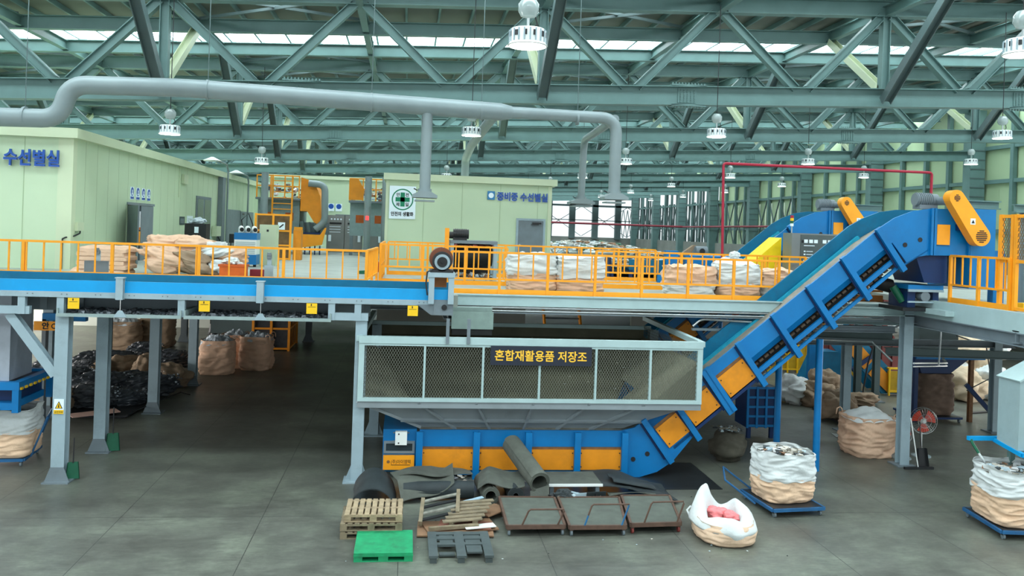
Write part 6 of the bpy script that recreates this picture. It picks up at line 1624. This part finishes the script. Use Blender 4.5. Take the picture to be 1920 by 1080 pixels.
# orange cage under the deck
t = thing('floor_cage', 'orange framed cage with dark mesh standing on the floor beyond the tan bags', 'cage', (-5.6, 38.5, 0))
for x in (-6.4, -5.65, -4.9):
    for y in (37.4, 40.0): MB().box(x-.05, x+.05, y-.05, y+.05, 0, 1.75).build('cage_post', ORANGED, t)
for z in (.1, .95, 1.7):
    MB().box(-6.4, -4.9, 37.37, 37.43, z-.04, z+.04).box(-4.94, -4.87, 37.4, 40, z-.04, z+.04).build('cage_bar', ORANGED, t)
MB().box(-6.35, -4.95, 37.5, 39.9, .1, 1.7).build('cage_core', mat('dark_core', (48, 52, 56), .6, var=.2), t)
for i in range(4): MB().box(-4.93, -4.9, 37.8+i*.5, 37.86+i*.5, .1, 1.7).build('cage_slat', ORANGED, t)
for k, (x0, x1, y, z1, m_, lb) in enumerate(((-9.3, -7.7, 42.5, 2.2, BLACKM, 'dark machine block in the shade far under the deck'), (-8.5, -6.6, 39.0, 2.6, STEELD, 'grey green machine stand far under the deck behind the tan bags'))):
    t = thing('machine_block', lb, 'machine', ((x0+x1)/2, y, 0), 'machines in the shade under the deck')
    MB().box(x0, x1, y, y+1.5, .5, z1).build('machine_body', m_, t)
    for x in (x0+.1, x1-.1): MB().lathe([(.25, 0), (.2, .1), (.12, .5), (.12, .6)], (x, y+.2, 0), 12).build('machine_foot', BLACKM, t)
    MB().box(x0+.3, x0+.6, y-.02, y, z1-.6, z1-.3).build('control_plate', GREYD, t)
# ladder and machine parts seen behind the hopper
t = thing('orange_stair', 'orange sided stair seen through the gap above the hopper', 'stair', (5.0, 27, 0))
for x in (4.55, 5.75): MB().beam((x, 26.0, .2), (x, 28.5, 3.6), .25, .05, (1, 0, 0)).build('stringer', ORANGED, t)
for i in range(9): MB().box(4.55, 5.75, 26.1+i*.28, 26.3+i*.28, .4+i*.37, .43+i*.37).build('tread', GREYD, t)
t = thing('white_pipe', 'white bent pipe and bracket above the end of the hopper', 'pipe', (7.8, 20, 3.2))
MB().tube(bend([(7.0, 20.2, 3.30), (7.2, 20.2, 3.48), (9.4, 20.2, 3.40)], 4), .03, 8).build('pipe_run', CHROME, t, smooth=True)
MB().box(7.1, 9.6, 20.5, 20.6, 3.16, 3.22).build('rail', GREY, t)
for x in (7.9, 8.9): MB().box(x, x+.04, 20.5, 20.55, 2.6, 3.2).build('post', GREY, t)

# third conveyor, containers, fences and bags at the back right
t = thing('small_conveyor', 'blue and orange conveyor sloping the other way under the large one', 'conveyor', (15.8, 29, 0))
MB().prism([(14.35, 3.15), (15.0, 3.35), (18.0, .45), (18.0, 0.05), (17.2, .05)], 29.0, 29.08).build('side_panel', TEAL, t)
MB().prism([(14.35, 3.15), (15.0, 3.35), (18.0, .45), (18.0, 0.05), (17.2, .05)], 30.0, 30.08).build('side_panel', TEAL, t)
for a, c in (((14.75, 2.95), (15.75, 1.95)), ((16.0, 1.75), (16.65, 1.1)), ((16.8, .95), (17.6, .25))):
    MB().beam((a[0], 28.97, a[1]), (c[0], 28.97, c[1]), .5, .04, (0, 1, 0)).build('cover_panel', ORANGED, t)
MB().beam((15.2, 28.93, 1.9), (16.3, 28.93, 2.6), .14, .1, (0, 1, 0)).build('clamp_bar', NAVY, t)
MB().beam((16.0, 28.93, .9), (17.0, 28.93, 1.6), .14, .1, (0, 1, 0)).build('clamp_bar', NAVY, t)
MB().box(15.35, 15.6, 28.93, 28.95, 2.3, 2.6).build('white_plate', SIGNW, t)
MB().box(14.3, 14.55, 28.8, 29.0, 0, 2.6).build('support_leg', BLUE, t)
MB().prism([(14.2, 0), (16.6, 0), (15.6, 1.5), (14.9, 1.5)], 29.2, 30).build('base_block', TEAL, t)
MB().box(15.9, 16.3, 28.9, 29.1, 2.7, 3.1).build('control_box', GREYD, t)
t = thing('container', 'large maroon steel container behind the yellow fence', 'container', (19, 35, 0))
MB().box(15.0, 21.6, 34.5, 38, 0, 3.3).build('container_body', MAROON, t)
for i in range(14): MB().box(15.1+i*.48, 15.2+i*.48, 34.44, 34.5, .2, 3.2).build('container_rib', MAROON, t)
MB().box(15.0, 21.6, 34.42, 34.5, 1.6, 1.75).build('container_rail', STEELD, t)
def yellow_fence(label, pts, h, z=0):
    t = thing('yellow_fence', label, 'fence', (*pts[0], 0), 'yellow floor fences')
    for si, (a, c) in enumerate(zip(pts[:-1], pts[1:])):
        a3, c3 = Vector((*a, 0)), Vector((*c, 0)); d = c3-a3
        MB().beam(a3+Vector((0, 0, h)), c3+Vector((0, 0, h)), .08, .06).build('top_rail', YELLOW, t)
        MB().beam(a3+Vector((0, 0, .15)), c3+Vector((0, 0, .15)), .06, .06).build('bottom_rail', YELLOW, t)
        MB().beam(a3+Vector((0, .03, h/2)), c3+Vector((0, .03, h/2)), .02, h*.8).build('panel', ORANGED if False else mat('yellow_sheet', (196, 158, 30), .5, var=.1, dirt=.25), t)
        n = max(1, int(d.length/.4))
        for i in range(1 if si else 0, n+1):
            p = a3+d*i/n; MB().beam(p+Vector((0, -.02, 0)), p+Vector((0, -.02, h)), .06, .06).build('post', YELLOW, t)
    return t
yellow_fence('yellow fence turning a corner before the maroon container', [(17.4, 32.5), (17.4, 28.9), (19.2, 28.9)], .98)
yellow_fence('yellow fence panel behind the steel post before the container', [(14.9, 33.6), (17.0, 33.6)], 1.9)
yellow_fence('yellow fence panel beside the pile of pale bags', [(19.2, 28.6), (20.4, 28.6)], 1.1)
ton_bag('bulk_bag', 'dark brown dirty bag below the blue hopper beside the fan', 16.5, 25.2, .2, 1.25, 1.2, 1.25, .05, .5, 71, body=mat('dark_brown_bag', (104, 86, 74), .9, var=.2, scale=3, dirt=.4), skirt=None, fill=None, amp=.04)
trolley('dark blue trolley under the dirty brown bag', 16.5, 25.2, 0, 1.4, 1.4, m=NAVY)
t = thing('bag_filling_chute', 'dark blue hopper on a frame over the dirty brown bag', 'chute', (16.6, 25.2, 1.4))
MB().prism([(15.75, 1.95), (17.5, 1.95), (16.9, 1.5), (15.95, 1.5)], 24.7, 25.7).build('hopper_body', NAVY, t)
MB().box(15.7, 18.0, 24.6, 25.8, 1.95, 2.05).build('hopper_rim', BLUE, t)
MB().box(15.9, 17.2, 24.8, 25.6, 2.05, 4.0).build('duct_box', STEELD, t)
for x in (15.75, 17.6): MB().box(x-.06, x+.06, 24.65, 24.77, 0, 2.0).build('frame_leg', RUSTM if x > 17 else NAVY, t)
MB().beam((17.3, 24.5, 1.2), (18.3, 24.3, .1), .12, .12).build('brace_leg', NAVY, t)
MB().tube([(17.0, 24.6, 2.7), (18.0, 24.6, 2.4), (18.2, 24.6, 1.4), (17.4, 24.6, 1.0)], .02, 6).build('cable', BLACKM, t, smooth=True)
BPL = [(19.9, 28.3, .5, .75, .7, .62, 0), (21.1, 28.5, .55, .8, .7, .62, 1), (20.4, 30.0, .55, .8, .8, .65, 1), (21.8, 30.2, .6, .85, .8, .7, 0), (20.0, 30.6, 1.4, .75, .7, .5, 1), (21.3, 30.4, 1.55, .8, .7, .55, 0), (22.4, 30.6, 1.5, .8, .7, .6, 1), (20.8, 31.5, 2.25, .85, .7, .5, 0), (22.2, 31.6, 2.3, .8, .7, .5, 1), (22.4, 28.6, .5, .7, .7, .6, 0), (20.0, 31.9, 2.0, .7, .6, .5, 1)]
BPN = ['at the front beside the yellow fence', 'at the front in the middle', 'in the second row, low', 'in the second row behind the far post', 'midway up beside the fence', 'midway up in the middle', 'midway up behind the far post', 'on the top', 'on the top behind the far post', 'at the front behind the far post', 'high at the back beside the fence']
for k, (x, y, zc, rx, ry, rzz, c) in enumerate(BPL):
    mb = MB(); blob(mb, (x, y, zc), rx, ry, rzz, 140+k, .5, 1.0, 56, 32, k*.8, 0, (1.2, 1.6, 2.2), ridge=True); o = mb.build('bulk_bag', WBAG if c else mat('pale_tan_bag2', (208, 188, 160), .8, var=.08, bump=.35, bscale=14), None, (x, y, max(0, zc-rzz)), smooth=True); tag(o, 'pale slumped bag in the pile, ' + BPN[k], 'bag', 'pile of pale bags under the platform')
# hoses on the floor
for k, (pts, lb) in enumerate((([(14.6, 27.3, .03), (15.1, 27.2, .03), (15.45, 27.2, .4), (15.6, 27.2, 1.4), (15.9, 27.2, 2.4), (16.9, 27.2, 2.8), (18.2, 27.2, 3.1)], 'black hose looping up between the thin posts'), ([(18.0, 25.3, .03), (18.4, 25.9, .03), (19.6, 26.2, .03), (21, 26.0, .03)], 'black hose lying on the floor beside the dark blue trolley'))):
    o = MB().tube(pts, .03, 8).build('hose', BLACK, None, pts[0], smooth=True); tag(o, lb, 'hose')
# dark steelwork crossing under the platform
for k, (a, c, lb) in enumerate((((13.0, 21.8, 2.55), (20, 21.8, 2.45), 'dark beam low under the platform crossing before the dark duct'), ((12.6, 26.5, 2.9), (22, 26.5, 2.9), 'dark beam farther back under the platform'), ((10.4, 22, 3.0), (13, 21.5, 3.0), 'dark beam under the platform next to the slope'))):
    o = MB().hb(a, c, .22, .18).build('support_beam', STEELD, None, a); tag(o, lb, 'beam', 'dark beams under the platform')
mb = MB()
o = MB().tube([(10.0, 20.6, 2.98), (11.9, 20.6, 2.95), (12.3, 20.3, 2.5)], .025, 8).build('conduit', CHROME, None, (10, 20.6, 3)); tag(o, 'bare metal conduit running under the platform beam', 'conduit')
o = MB().tube([(12.5, 19.7, 2.55), (14.6, 21.5, 2.3), (15.8, 23.5, 2.2)], .025, 8).tube([(12.5, 19.7, 2.47), (14.6, 21.5, 2.22), (15.8, 23.5, 2.12)], .02, 8).tube([(12.72, 19.0, 3.85), (12.72, 19.0, 3.3), (12.76, 19.1, 2.6)], .02, 8).build('conduit', CHROME, None, (12.5, 19.7, 2.5)); tag(o, 'pair of pale conduits leading back from the thick column', 'conduit')
# machine below the head of the conveyor
t = thing('discharge_machine', 'dark machine with a green spout under the conveyor head', 'machine', (12.1, 19.5, 4.15))
MB().box(11.85, 12.75, 19.0, 20.1, 4.42, 4.52).build('top_frame', BLUE, t)
MB().box(11.85, 12.75, 18.98, 19.02, 4.36, 4.42).box(11.85, 12.75, 18.98, 19.02, 4.1, 4.14).build('rail', GREY, t)
for x0, x1 in ((11.9, 12.1), (12.55, 12.7)): MB().box(x0, x1, 19.1, 19.9, 3.98, 4.4).build('machine_leg', NAVY, t)
MB().cyl((11.3, 19.6, 4.55), (11.75, 19.6, 4.45), .17, 14).build('drum', BLACK, t, smooth=True)
MB().cyl((11.7, 19.4, 4.45), (11.9, 19.3, 4.1), .09, 12).build('green_spout', GREEN, t, smooth=True)
MB().box(11.7, 12.8, 18.95, 20.0, 3.9, 3.98).build('machine_base', BLACKM, t)
MB().cyl((12.3, 19.0, 4.25), (12.3, 19.2, 4.25), .12, 14).build('pulley', GREYD, t, smooth=True)
for k, (x, y, lb) in enumerate(((14.1, 19.0, 'blue square post behind the platform railing'), )):
    o = MB().box(x-.14, x+.14, y-.1, y+.1, 4.15, 5.4).build('support_post', BLUE, None, (x, y, 4.15)); tag(o, lb, 'post')
t = thing('platform_column', 'tall pale steel column rising beside the orange mesh gate', 'column', (14.1, 18.2, 4.15))
MB().hb((14.6, 18.6, 4.15), (14.6, 18.6, 6.35), .3, .3, (0, 1, 0)).build('shaft', GREY, t)
MB().hb((14.2, 18.6, 6.42), (17.5, 18.6, 6.42), .2, .2).build('top_beam', STEEL, t)
t = thing('orange_post', 'rust orange posts and rail behind the slope on the lower landing', 'railing', (11.5, 21, 3.9))
for x in (11.1, 11.95): MB().box(x-.04, x+.04, 21.0, 21.08, 3.95, 4.85).build('post', mat('rust_orange2', (180, 104, 40), .55, var=.1), t)
MB().box(11.1, 12.4, 21.0, 21.06, 4.2, 4.26).box(10.4, 12.4, 21.0, 21.05, 3.95, 4.12).build('rail', _m['rust_orange2'], t)
t = thing('pallet_wrap', 'white plastic wrapped block behind the conveyor head', 'bag', (12.3, 22, 4.15))
mb = MB(); blob(mb, (12.2, 22.2, 4.35), .75, .4, .35, 31, .25, 1.8, 32, 20, 0, 4.16); mb.build('wrap', WBAG, t, smooth=True)
o = MB().box(13.2, 13.5, 16.9, 17.1, 4.15, 4.3).build('tin', YELLOW, None, (13.3, 17, 4.15)); tag(o, 'small yellow tin on the platform behind the railing', 'tin')
